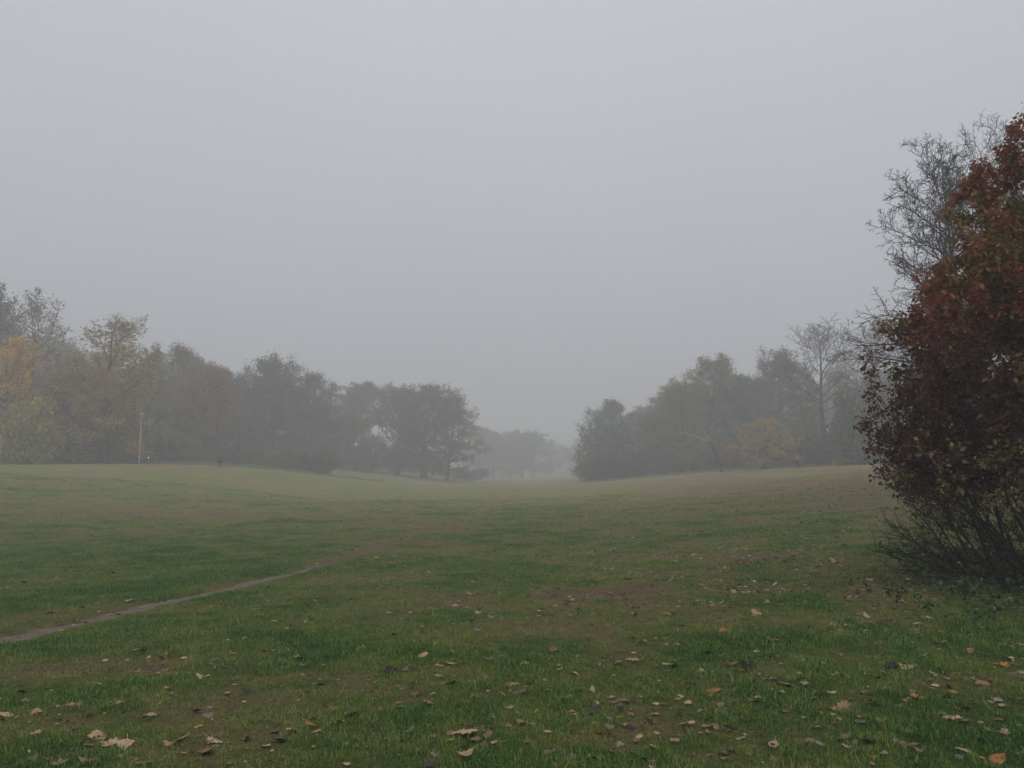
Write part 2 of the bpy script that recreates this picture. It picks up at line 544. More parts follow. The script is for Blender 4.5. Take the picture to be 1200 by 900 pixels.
def scatter_on(term, count, r, jit):
    """leaf positions along terminal branches + a clump tint per branch"""
    seg, cl_ = [], []
    tint = r.random(len(term))
    for k, pts in enumerate(term):
        for i in range(len(pts) - 1):
            seg.append((*pts[i], *pts[i + 1])); cl_.append(k)
    seg = np.array(seg); cl_ = np.array(cl_)
    ln = np.linalg.norm(seg[:, 3:] - seg[:, :3], axis=1)
    pick = r.choice(len(seg), count, p=ln / ln.sum())
    t = r.random((count, 1))
    pos = seg[pick, :3] * (1 - t) + seg[pick, 3:] * t + r.normal(size=(count, 3)) * jit
    return pos, tint[cl_[pick]]

class Proto: pass
def finish(sk, name, leaves, lsize, jit, seed, keep=None, sides=lambda lv: (9, 6, 4, 3, 3)[lv], barkm=None):
    r = np.random.default_rng(seed)
    p = Proto()
    V, F = tubes(sk.br, sides)
    p.trunk = mesh_np(name + '_wood', V, F, None, True)
    p.trunk.materials.append(barkm or M_BARK)
    p.crown = None
    allv = V
    if leaves:
        pos, ct = scatter_on(sk.term, leaves * 2 if keep else leaves, r, jit)
        if keep:
            k = keep(pos, r); pos, ct = pos[k][:leaves], ct[k][:leaves]
        pos[:, 2] = np.maximum(pos[:, 2], 0.05)
        V2, F2 = leaf_cards(pos, lsize * r.uniform(0.6, 1.3, len(pos)), r, simple=True)
        tint = np.clip(0.55 * ct + 0.45 * r.random(len(pos)), 0, 1)
        p.crown = mesh_np(name + '_leaves', V2, F2, {'tint': ('FACE', tint)})
        p.crown.materials.append(M_FOL)
        allv = np.concatenate([V, V2])
    p.h = float(np.percentile(allv[:, 2], 99.8)); p.w = max(float(np.percentile(allv[:, q], 99.5) - np.percentile(allv[:, q], 0.5)) for q in (0, 1))
    return p

def PP(**k):
    d = dict(BASE_P); d.update(k); return d

PROTO = {}
def sh_round(u): return 0.15 + 0.24 * math.sin(math.pi * min(1, u * 0.75 + 0.25))
def sh_oval(u): return 0.10 + 0.20 * math.sin(math.pi * min(1, u * 0.85 + 0.15))
def sh_low(u): return 0.36 * (1 - u) ** 0.7 + 0.06
for k in range(3):      # broad oak-like crowns on clear trunks
    sk = grow_tree(100 + k, 15, 0.36, 27, 0.16, sh_round, (88, 10), PP(n=[0, 8, 5, 0], last=3, up=[0, 0.018, 0.02, 0.02, 0.02]), trunk_wob=0.06, trunk_top=0.84)
    PROTO['oak%d' % k] = finish(sk, 'oak', 19000, 0.24, 0.24, 100 + k)
for k in range(3):      # taller oval crowns
    sk = grow_tree(200 + k, 17, 0.30, 26, 0.10, sh_oval, (70, 14), PP(n=[0, 8, 5, 0], last=3, up=[0, 0.03, 0.02, 0.02, 0.02]), trunk_wob=0.05, trunk_top=0.86)
    PROTO['tall%d' % k] = finish(sk, 'tall', 17000, 0.23, 0.24, 200 + k)
for k in range(3):      # thinning crowns, tops half bare
    sk = grow_tree(300 + k, 17, 0.30, 17, 0.16, sh_oval if k else sh_round, (66, 20), PP(n=[0, 8, 6, 0], last=3, rmin=0.018))
    PROTO['thin%d' % k] = finish(sk, 'thin', 9500, 0.23, 0.22, 300 + k, keep=lambda p, r: r.random(len(p)) < np.clip(1.25 - p[:, 2] / 15.0, 0.12, 1))
for k in range(3):      # bare trees seen far off
    sk = grow_tree(400 + k, 19, 0.30, 24, 0.40, sh_oval, (62, 18), PP(n=[0, 9, 6, 5, 0], last=3, rmin=0.022, up=[0, 0.07, 0.06, 0.04, 0.02]), fat=0.42)
    PROTO['bare%d' % k] = finish(sk, 'bare', 260, 0.22, 0.15, 400 + k)
for k in range(4):      # leafy bushes reaching the ground
    R = random.Random(500 + k); sk = Skel()
    P = PP(n=[0, 9, 5, 0], last=3, rmin=0.010, t0=[0, 0.12, 0.1, 0.1])
    for i in range(13):
        a = R.uniform(0, 6.28); tl = RAD(R.uniform(5, 78))
        d = Vector((math.cos(a) * math.sin(tl), math.sin(a) * math.sin(tl), math.cos(tl)))
        sub(R, sk, Vector((math.cos(a) * R.uniform(0, 0.6), math.sin(a) * R.uniform(0, 0.6), -0.1)), d, R.uniform(2.3, 4.2) * (1.1 - 0.35 * math.sin(tl)), 0.05, 1, P)
    PROTO['bush%d' % k] = finish(sk, 'bush', 5200 if k < 3 else 1500, 0.22, 0.14, 500 + k)

def place(proto, px, top, wpx, Y, color, name, label, cat='tree', group=None, rz=None, basepx=None):
    if label.startswith(('misty tree', 'undergrowth', 'hazy bush')):       # sets told apart by colour and crown
        w = SN[proto[:3]] if proto != 'bush3' else 'half bare'
        label = '%s %s %s' % (w, CN[color], label); group = '%s %s %s' % (w, CN[color], group)
    p = PROTO[proto]
    bx = (basepx if basepx is not None else px)
    X = (bx - 600) / FPX * Y * (1 / CP) * 1.0
    d = pdir(bx, 545); X = d.x * Y / d.y
    z = h1(X, Y)
    hh = at(px, top, Y).z - z
    ww = wpx * Y / FPX
    sz = hh / p.h; sxy = ww / p.w
    sxy = min(max(sxy, sz * 0.6), sz * 1.7)
    t = thing(name, label, cat, (X, Y, z - 0.02), random.uniform(0, 6.28) if rz is None else rz, group, (sxy, sxy, sz))
    obj('trunk', p.trunk, None, t)
    if p.crown: obj('crown', p.crown, None, t, color)
    return t

ORANGE = (0.68, 0.40, 0.03); OCHRE = (0.43, 0.255, 0.035); YELLOW = (0.52, 0.38, 0.05); OLIVE = (0.24, 0.22, 0.04)
BROWN = (0.24, 0.145, 0.045); RUST = (0.32, 0.135, 0.04); GREEN = (0.095, 0.125, 0.036); DARK = (0.092, 0.080, 0.038)
MAUVE = (0.130, 0.080, 0.060)

LW, RW = 'trees along the left edge of the meadow', 'trees along the right edge of the meadow'
# left wood, from the lamp side towards the valley
place('tall0', -2, 333, 70, 104, DARK, 'deciduous_tree', 'tall dark brown tree standing behind the bright orange tree', group=LW)
place('thin0', 52, 342, 150, 99, BROWN, 'deciduous_tree', 'tall half bare tree with spreading dark limbs between orange and ochre trees', group=LW, basepx=32)
place('oak1', 2, 396, 92, 92, ORANGE, 'deciduous_tree', 'bright orange leaved tree at the end of the left wood', group=LW)
place('bush0', 26, 466, 86, 88, (0.38, 0.31, 0.05), 'bush', 'yellow olive bush in front of the orange tree', 'bush')
place('thin1', 118, 376, 126, 96, OCHRE, 'deciduous_tree', 'ochre leaved tree with thin bare top behind the lamp post', group=LW)
place('oak2', 128, 432, 96, 92, OCHRE, 'deciduous_tree', 'low full ochre tree just beside the lamp post', group=LW)
place('oak0', 78, 436, 90, 94, BROWN, 'deciduous_tree', 'low brown tree between the half bare tree and the ochre tree', group=LW)
place('thin2', 170, 402, 60, 104, OLIVE, 'deciduous_tree', 'slim sparse olive tree just behind the lamp post', group=LW)
place('tall1', 205, 404, 106, 128, BROWN, 'deciduous_tree', 'tall grey brown tree behind the cyclist with the white light', group=LW)
place('oak1', 240, 430, 100, 118, RUST, 'deciduous_tree', 'rust brown round tree behind the cyclist in blue', group=LW)
place('tall2', 277, 432, 84, 140, MAUVE, 'deciduous_tree', 'mauve brown tree between the rust tree and the dark forked tree', group=LW)
place('oak0', 322, 418, 116, 142, DARK, 'deciduous_tree', 'large dark forked tree rising over the crest of the left slope', group=LW)
place('tall1', 368, 438, 84, 150, DARK, 'deciduous_tree', 'narrower dark tree beside the large dark forked tree', group=LW)
place('tall0', 404, 448, 84, 182, MAUVE, 'deciduous_tree', 'pale mauve tree fading into mist behind the oak group', group=LW)
place('oak2', 418, 480, 64, 160, BROWN, 'deciduous_tree', 'low brown tree in front of the pale mauve tree', group=LW)
# the oak group standing out on the grass
place('oak0', 466, 451, 92, 168, DARK, 'deciduous_tree', 'dark oak of the free standing group, on the side of the left wood', group='free standing oaks')
place('oak1', 497, 450, 116, 164, DARK, 'deciduous_tree', 'largest dark oak in the middle of the free standing group', group='free standing oaks')
place('oak2', 524, 466, 76, 166, BROWN, 'deciduous_tree', 'brown oak of the free standing group, on the valley side', group='free standing oaks')
# valley trees fading in the mist
FAR = 'misty trees at the valley end'
for px, top, w, Y, c, pr, lb in [(578, 506, 54, 300, OLIVE, 'oak1', None), (598, 503, 50, 312, OLIVE, 'tall2', None),
                                 (626, 505, 58, 320, DARK, 'oak0', None), (560, 500, 50, 290, BROWN, 'tall0', None), (590, 511, 46, 318, OLIVE, 'oak2', None), (612, 508, 50, 306, DARK, 'oak1', None)]:
    place(pr, px, top, w, Y, c, 'deciduous_tree', 'hazy tree on a clear trunk far down the valley', group=FAR)
for px, top, w, Y, pr in [(655, 522, 56, 400, 'oak2'), (682, 514, 50, 350, 'tall1'), (640, 518, 50, 430, 'oak1'), (668, 524, 60, 470, 'oak0'), (610, 516, 70, 400, 'oak2'), (570, 512, 70, 360, 'oak0'), (700, 508, 60, 330, 'oak2')]:
    place(pr, px, top, w, Y, MAUVE, 'deciduous_tree', 'faint tree almost lost in the mist at the valley end', group='faintest trees in the mist')
# right wood
place('oak1', 717, 469, 72, 168, GREEN, 'deciduous_tree', 'dark green tree leafy to the ground at the valley corner of the right wood', group=RW)
place('bush1', 719, 494, 66, 150, GREEN, 'bush', 'dark green bush filling the foot of the valley corner tree', 'bush')
place('thin1', 757, 474, 66, 160, BROWN, 'deciduous_tree', 'thin brown tree between the corner tree and the tall leafy pair', group=RW)
place('oak1', 772, 484, 64, 138, BROWN, 'deciduous_tree', 'low brown tree beside the pale broken limbs', group=RW)
place('tall2', 822, 420, 104, 134, OLIVE, 'deciduous_tree', 'tall olive tree rising above the pale broken limbs', group=RW)
place('oak0', 800, 444, 76, 130, OLIVE, 'deciduous_tree', 'olive tree with ragged side crown, directly over the pale broken limbs', group=RW)
place('tall0', 868, 438, 76, 132, GREEN, 'deciduous_tree', 'green tree behind the yellow tree', group=RW)
place('oak2', 912, 410, 100, 134, DARK, 'deciduous_tree', 'broad dark tree behind the tall bare tree', group=RW)
place('bare0', 958, 373, 100, 106, BROWN, 'bare_tree', 'tall bare tree near the person in red', group=RW, basepx=966)
place('bare1', 1012, 376, 80, 104, BROWN, 'bare_tree', 'slender bare tree rising behind the grey green thicket', group=RW)
place('oak2', 896, 489, 82, 104, (0.50, 0.34, 0.05), 'deciduous_tree', 'low golden yellow tree near the person in red', group=RW)
place('thin1', 950, 476, 72, 108, OLIVE, 'deciduous_tree', 'sparse olive tree behind the person in red', group=RW)
place('bush2', 1018, 452, 100, 90, GREEN, 'bush', 'tall grey green thicket beside the red leaved shrub', 'bush')
place('bush0', 988, 533, 26, 92, YELLOW, 'bush', 'small yellow bush at the foot of the grey green thicket', 'bush')
place('thin2', 1040, 440, 90, 96, OLIVE, 'deciduous_tree', 'sparse olive tree half hidden behind the red leaved shrub', group=RW)

CN = {BROWN: 'brown', MAUVE: 'mauve brown', DARK: 'dark grey brown', OLIVE: 'olive', RUST: 'rusty red brown', GREEN: 'dark green'}
SN = {'oak': 'broad', 'tal': 'tall', 'thi': 'thin crowned', 'bus': 'leafy'}
# trees deeper in the woods and the brush along their feet
R = random.Random(77)
for k in range(22):
    px = -160 + k * 28 + R.uniform(-9, 9); Y = 134 + R.uniform(0, 28) + 0.06 * px
    edge = np.interp(px, [-200, 0, 60, 120, 210, 320, 400, 450], [350, 368, 380, 405, 420, 436, 456, 476])
    Y += 30 if px > 385 else 0
    if px < 430:
        place(R.choice(['oak0', 'oak1', 'oak2', 'tall0', 'tall1', 'tall2', 'thin1']), px, edge + R.uniform(8, 26), 78, Y, R.choice([BROWN, MAUVE, DARK, OLIVE]),
              'deciduous_tree', 'misty tree deeper in the left wood', group='trees deeper in the left wood')
for k in range(22):
    px = 740 + k * 26 + R.uniform(-8, 8); Y = 165 + R.uniform(0, 22) - 0.04 * (px - 740)
    edge = np.interp(px, [700, 800, 900, 960, 1030, 1300], [492, 450, 436, 420, 420, 400])
    place(R.choice(['oak0', 'oak1', 'oak2', 'tall0', 'tall1', 'tall2', 'thin1']), px, edge + R.uniform(6, 22), 74, Y, R.choice([BROWN, MAUVE, DARK, OLIVE]),
          'deciduous_tree', 'misty tree deeper in the right wood', group='trees deeper in the right wood')
for k in range(27):
    px = -70 + k * 17.5 + R.uniform(-6, 6); Y = 94 + max(0, px) * 0.066 + R.uniform(0, 5)
    place(R.choice(['bush1', 'bush2', 'bush0', 'bush3']), px, np.interp(px, [0, 300, 440], [508, 518, 530]) + R.uniform(-16, 12), R.uniform(30, 58), Y,
          R.choice([BROWN, MAUVE, OLIVE, DARK, DARK]), 'bush', 'undergrowth bush at the foot of the left wood', 'bush', 'undergrowth of the left wood')
for k in range(44):
    px = 694 + k * 14.5 + R.uniform(-5, 5); Y = 131 - 0.10 * min(px - 694, 330) + R.uniform(0, 4)
    place(R.choice(['bush1', 'bush2', 'bush0', 'bush3']), px, np.interp(px, [690, 780, 860, 1000], [538, 532, 522, 518]) + R.uniform(-9, 9), R.uniform(28, 50), Y,
          R.choice([DARK, BROWN, MAUVE, GREEN]), 'bush', 'undergrowth bush at the foot of the right wood', 'bush', 'undergrowth of the right wood')

for k in range(34):
    px = -60 + k * 18.5 + R.uniform(-6, 6); Y = 120 + max(0, px) * 0.075 + R.uniform(0, 12) + (42 if px > 425 else 0)
    place(R.choice(['bush1', 'bush2', 'bush0']), px, np.interp(px, [0, 300, 440, 560], [496, 512, 528, 541]) + R.uniform(-10, 10), R.uniform(40, 62), Y,
          R.choice([BROWN, MAUVE, DARK]), 'bush', 'hazy bush deeper in the left wood', 'bush', 'brush deeper in the left wood')
for k in range(20):
    px = 690 + k * 18 + R.uniform(-5, 5); Y = 152 - 0.08 * (px - 694) + R.uniform(0, 8)
    place(R.choice(['bush1', 'bush2', 'bush0']), px, np.interp(px, [690, 780, 860, 1000], [536, 522, 506, 500]) + R.uniform(-9, 9), R.uniform(36, 56), Y,
          R.choice([DARK, BROWN, MAUVE]), 'bush', 'hazy bush deeper in the right wood', 'bush', 'brush deeper in the right wood')

# pale broken limbs of a dead tree in the right wood
Yd = 106.5
base = at(846, 552, Yd); base.z = h1(base.x, Yd)
dt = thing('dead_tree', 'dead leaning tree with pale broken limbs among the right wood', 'tree', base)
def limb(pts, r0, r1, name, par):
    pts = [Vector(p) - base for p in pts]
    n = len(pts) - 1
    V, F = tubes([(pts, [r0 + (r1 - r0) * k / n for k in range(n + 1)], 0)], lambda l: 8)
    return obj(name, mesh_np(name, V, F, None, True), M_DEAD if name == 'limb' else M_BARK, par)
def A(px, py, dy=0): return at(px, py, Yd + dy)
limb([base + Vector((0, 0, -0.2)), A(842, 538), A(836, 524), A(830, 517)], 0.30, 0.22, 'trunk', dt)
limb([A(830, 517), A(820, 514, -0.4), A(806, 509, -0.6), A(794, 508, -0.8), A(785, 508, -0.9)], 0.12, 0.06, 'limb', dt)
limb([A(832, 519), A(826, 507, -0.3), A(815, 497, -0.8), A(807, 491, -1.1), A(800, 486, -1.3)], 0.12, 0.06, 'limb', dt)
limb([A(815, 497, -0.8), A(814.5, 490, -0.9), A(815, 483, -1)], 0.09, 0.03, 'limb', dt)
limb([A(806, 509, -0.6), A(801, 506, -0.5), A(797, 505, -0.5)], 0.07, 0.03, 'limb', dt)

# ------------------------------------------------------------------ bare trees close behind the shrub
def hero_bare(seed, px, top, Y, r0, label, basepx, n1=40, first=0.22, lean=(0, 0), up1=0.02, k0=0.17, k1=0.14, ang=(96, 16)):
    X = pdir(basepx, 545).x * Y / pdir(basepx, 545).y
    z = h1(X, Y)
    Ht = at(px, top, Y).z - z
    P = PP(seg=[0, 10, 7, 5, 3], n=[0, 9, 5, 4, 0], last=4, rmin=0.0112, up=[0, up1, 0.035, 0.03, 0.02], wob=[0.04, 0.10, 0.14, 0.18, 0.2],
           ang=[(0, 0), (22, 48), (25, 52), (30, 65), (30, 70)], rat=[0, 0.50, 0.52, 0.55, 0.5], t0=[0, 0.2, 0.12, 0.12, 0])
    def ln(u): return k0 + k1 * (1 - u)
    sk = grow_tree(seed, Ht, r0, n1, first, ln, ang, P, lean, 0.05, 0.82, 0.5)
    kk = Ht / max(p.z for b_ in sk.br for p in b_[0])
    t = thing('bare_tree', label, 'tree', (X, Y, z), 0, 'bare trees behind the red shrub', (kk, kk, kk))
    V, F = tubes([b for b in sk.br if b[2] == 0], lambda l: 12)
    obj('trunk', mesh_np('trunk', V, F, None, True), M_TWIG, t)
    V, F = tubes([b for b in sk.br if b[2] == 1], lambda l: 7)
    obj('limb', mesh_np('limb', V, F, None, True), M_TWIG, t)
    V, F = tubes([b for b in sk.br if b[2] >= 2], lambda l: 4 if l == 2 else 3)
    cr = obj('crown', mesh_np('crown', V, F), M_TWIG, t)
    r = np.random.default_rng(seed)
    pos, ct = scatter_on(sk.term, 26, r, 0.03)
    for q in range(len(pos)):
        V, F = leaf_cards(pos[q:q + 1], r.uniform(0.12, 0.26, 1), r, droop=1.2)
        obj('withered_leaf', mesh_np('withered_leaf', V, F, {'tint': ('FACE', np.repeat(r.random(1), 2))}), M_FOL, cr, DARK)
    return t
hero_bare(21, 1118, 142, 31, 0.24, 'bare tree with fine upright twigs, its trunk showing beside the red shrub', 1140, first=0.44, k1=0.08)
hero_bare(22, 1186, 132, 34, 0.25, 'bare tree with its trunk hidden behind the red leaved shrub', 1206, n1=34, first=0.3, up1=0.05, k0=0.22, k1=0.12, ang=(70, 14))

# ------------------------------------------------------------------ the red leaved shrub
BX, BY = 8.05, 10.6
ENV_Z = [0.0, 0.4, 0.95, 1.55, 2.05, 2.6, 3.4, 4.4, 5.4, 6.1, 6.9]
ENV_R = [2.55, 2.75, 2.9, 3.0, 2.88, 2.68, 2.6, 2.1, 1.55, 1.1, 0.4]
zb = h1(BX, BY)
shrub = thing('shrub', 'large red and purple leaved shrub with bare dark stems at its foot', 'shrub', (BX, BY, zb))
R = random.Random(5)
PS = PP(seg=[0, 9, 5, 3, 3], wob=[0, 0.10, 0.14, 0.18, 0.20], up=[0, 0.02, 0.01, -0.01, 0.0], n=[0, 13, 5, 4, 0], t0=[0, 0.22, 0.15, 0.15, 0],
        ang=[(0, 0), (22, 52), (25, 60), (30, 70), (30, 70)], rat=[0, 0.36, 0.5, 0.55, 0.5], rmin=0.0035, last=3)
leaf_terms = []
def env_r(z): return np.interp(z, ENV_Z, ENV_R)
PS['inside'] = lambda p: math.hypot(p.x, p.y) < env_r(p.z) * (1.06 + 0.12 * R.random()) and p.z < 6.7
nst = 84; low = 56
for i in range(nst + low):
    a = i * 2.39996 + R.uniform(-0.3, 0.3)
    rr = math.sqrt((i + 0.5) / nst) if i < nst else R.uniform(0.7, 1.15)
    b = Vector((math.cos(a) * rr * 1.75, math.sin(a) * rr * 1.75, 0))
    b.z = h1(BX + b.x, BY + b.y) - zb - 0.1
    el = 88 - 50 * rr ** 1.7 + R.uniform(-7, 7)          # degrees above ground
    if R.random() < 0.2 or i >= nst: el = R.uniform(10, 50)
    d = Vector((math.cos(a) * math.cos(RAD(el)), math.sin(a) * math.cos(RAD(el)), math.sin(RAD(el))))
    # length until the envelope
    Ln = 0.4
    while Ln < 7:
        q = b + d * Ln
        if math.hypot(q.x, q.y) > env_r(q.z) or q.z > 6.4: break
        Ln += 0.1
    Ln *= R.uniform(0.78, 0.97)
    sk = Skel()
    sub(R, sk, b, d, Ln, 0.008 + 0.009 * R.random() + 0.0016 * Ln, 1, PS)
    V, F = tubes(sk.br, lambda l: (8, 7, 4, 3, 3)[l])
    obj('stem', mesh_np('stem', V, F, None, True), M_BARKD, shrub)
    leaf_terms += sk.term
r = np.random.default_rng(55)
cpos, cct = scatter_on(leaf_terms, 92000, r, 0.03)          # leaves hang in small sprays
hp, hc = scatter_on([q for q in leaf_terms if q[-1].z > 3.6], 34000, r, 0.04)
cpos = np.concatenate([cpos, hp]); cct = np.concatenate([cct, hc])
cct = 0.5 * cct + 0.5 * r.random(len(cct))
rpt = r.integers(2, 8, len(cpos))
pos = np.repeat(cpos, rpt, axis=0) + r.normal(size=(rpt.sum(), 3)) * 0.045; ct = np.repeat(cct, rpt)
pkeep = np.repeat(r.random(len(cpos)), rpt)
rad_ = np.hypot(pos[:, 0], pos[:, 1]); er = env_r(pos[:, 2])
side = np.clip((-pos[:, 0] - 0.6) / 2.0, 0, 1)          # flank towards the open meadow has lost more leaves low down
pk = sstep(0.55, 2.0, pos[:, 2]) * 0.86 + 0.06
pk = pk * (1 - 0.25 * side * (1 - sstep(2.0, 3.0, pos[:, 2])))
pk = np.where(rad_ > er * 1.06, pk * 0.35, pk)
cl_n = fbm(pos[:, 0] * 1.1 + pos[:, 1] * 0.7 + 40, pos[:, 2] * 1.1 + 9, 91, 2)
pk = pk * np.clip(0.5 + 1.5 * (cl_n - 0.2), 0.3, 1)
k = (0.75 * pkeep + 0.25 * r.random(len(pos))) < pk
pos, ct = pos[k], ct[k]
V, F = leaf_cards(pos, 0.026 + 0.085 * r.random(len(pos)) ** 1.7, r, droop=0.7, fold=0.12, wid=0.27, simple=True)
# colour of the leaf: purple low down and on the flank, red higher up, olive and yellow clumps
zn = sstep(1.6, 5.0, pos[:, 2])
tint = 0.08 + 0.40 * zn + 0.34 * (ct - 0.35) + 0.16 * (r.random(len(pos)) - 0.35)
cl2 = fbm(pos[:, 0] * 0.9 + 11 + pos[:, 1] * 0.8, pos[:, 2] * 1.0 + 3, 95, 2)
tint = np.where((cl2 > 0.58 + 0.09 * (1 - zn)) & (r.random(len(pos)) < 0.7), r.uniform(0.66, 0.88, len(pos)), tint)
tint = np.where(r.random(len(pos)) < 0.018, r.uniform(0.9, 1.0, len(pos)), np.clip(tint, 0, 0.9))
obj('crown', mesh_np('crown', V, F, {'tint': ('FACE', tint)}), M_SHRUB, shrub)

# ------------------------------------------------------------------ lamp post at the edge of the left wood
M_POST = plain('weathered_galvanised_steel', (0.36, 0.36, 0.36), 0.5, 0.0)
M_GLASS = plain('lantern_glass', (0.17, 0.17, 0.17), 0.35)
M_BLACK = plain('black_rubber', (0.02, 0.02, 0.02), 0.6)
def lathe(prof, s=16):
    V = []; n = len(prof)
    for r_, z_ in prof:
        for k in range(s):
            V.append((r_ * math.cos(k * 2 * math.pi / s), r_ * math.sin(k * 2 * math.pi / s), z_))
    ii = np.arange(n * s).reshape(n, s)
    nx_ = np.roll(ii, -1, axis=1)
    return np.array(V), np.stack([ii[:-1], nx_[:-1], nx_[1:], ii[1:]], -1).reshape(-1, 4)
Yl = 91.0
Xl = pdir(163, 545).x * Yl / pdir(163, 545).y
zl = h1(Xl, Yl)
Hl = at(167, 484, Yl).z - zl
lamp = thing('lamp_post', 'slender pale grey lamp post at the edge of the left wood', 'lamp post', (Xl, Yl, zl))
V, F = lathe([(0.001, -0.3), (0.085, -0.3), (0.085, 0.9), (0.065, 0.95), (0.055, Hl * 0.5), (0.045, Hl - 0.75), (0.001, Hl - 0.75)])
obj('pole', mesh_np('pole', V, F, None, True), M_POST, lamp)
V, F = lathe([(0.001, Hl - 0.75), (0.16, Hl - 0.74), (0.17, Hl - 0.68), (0.25, Hl - 0.15), (0.001, Hl - 0.149)])
lan = obj('lantern', mesh_np('lantern', V, F, None, True), M_GLASS, lamp)
V, F = lathe([(0.001, Hl - 0.148), (0.33, Hl - 0.147), (0.33, Hl - 0.11), (0.12, Hl), (0.001, Hl + 0.01)])
obj('cap', mesh_np('cap', V, F, None, True), M_POST, lan)

# ------------------------------------------------------------------ people and bicycles
M_SKIN = plain('skin', (0.42, 0.27, 0.20), 0.6)
M_HAIR = plain('hair', (0.04, 0.03, 0.02), 0.7)
M_JEANS = plain('dark_trousers', (0.035, 0.037, 0.045), 0.9)
M_SHOE = plain('shoe', (0.03, 0.03, 0.03), 0.6)

def skin_obj(name, nodes, edges, mat, parent, lvl=1):
    me = bpy.data.meshes.new(name)
    names = list(nodes)
    me.from_pydata([nodes[k][0] for k in names], [(names.index(a), names.index(b)) for a, b in edges], [])
    o = bpy.data.objects.new(name, me); COL.objects.link(o); o.parent = parent
    me.materials.append(mat)
    md = o.modifiers.new('skin', 'SKIN'); md.use_smooth_shade = True
    sv = me.skin_vertices[0].data
    for k, nm_ in enumerate(names):
        rr = nodes[nm_][1]
        sv[k].radius = rr if isinstance(rr, tuple) else (rr, rr)
        sv[k].use_root = (k == 0)
    sb = o.modifiers.new('subdivision', 'SUBSURF'); sb.levels = lvl; sb.render_levels = lvl
    return o

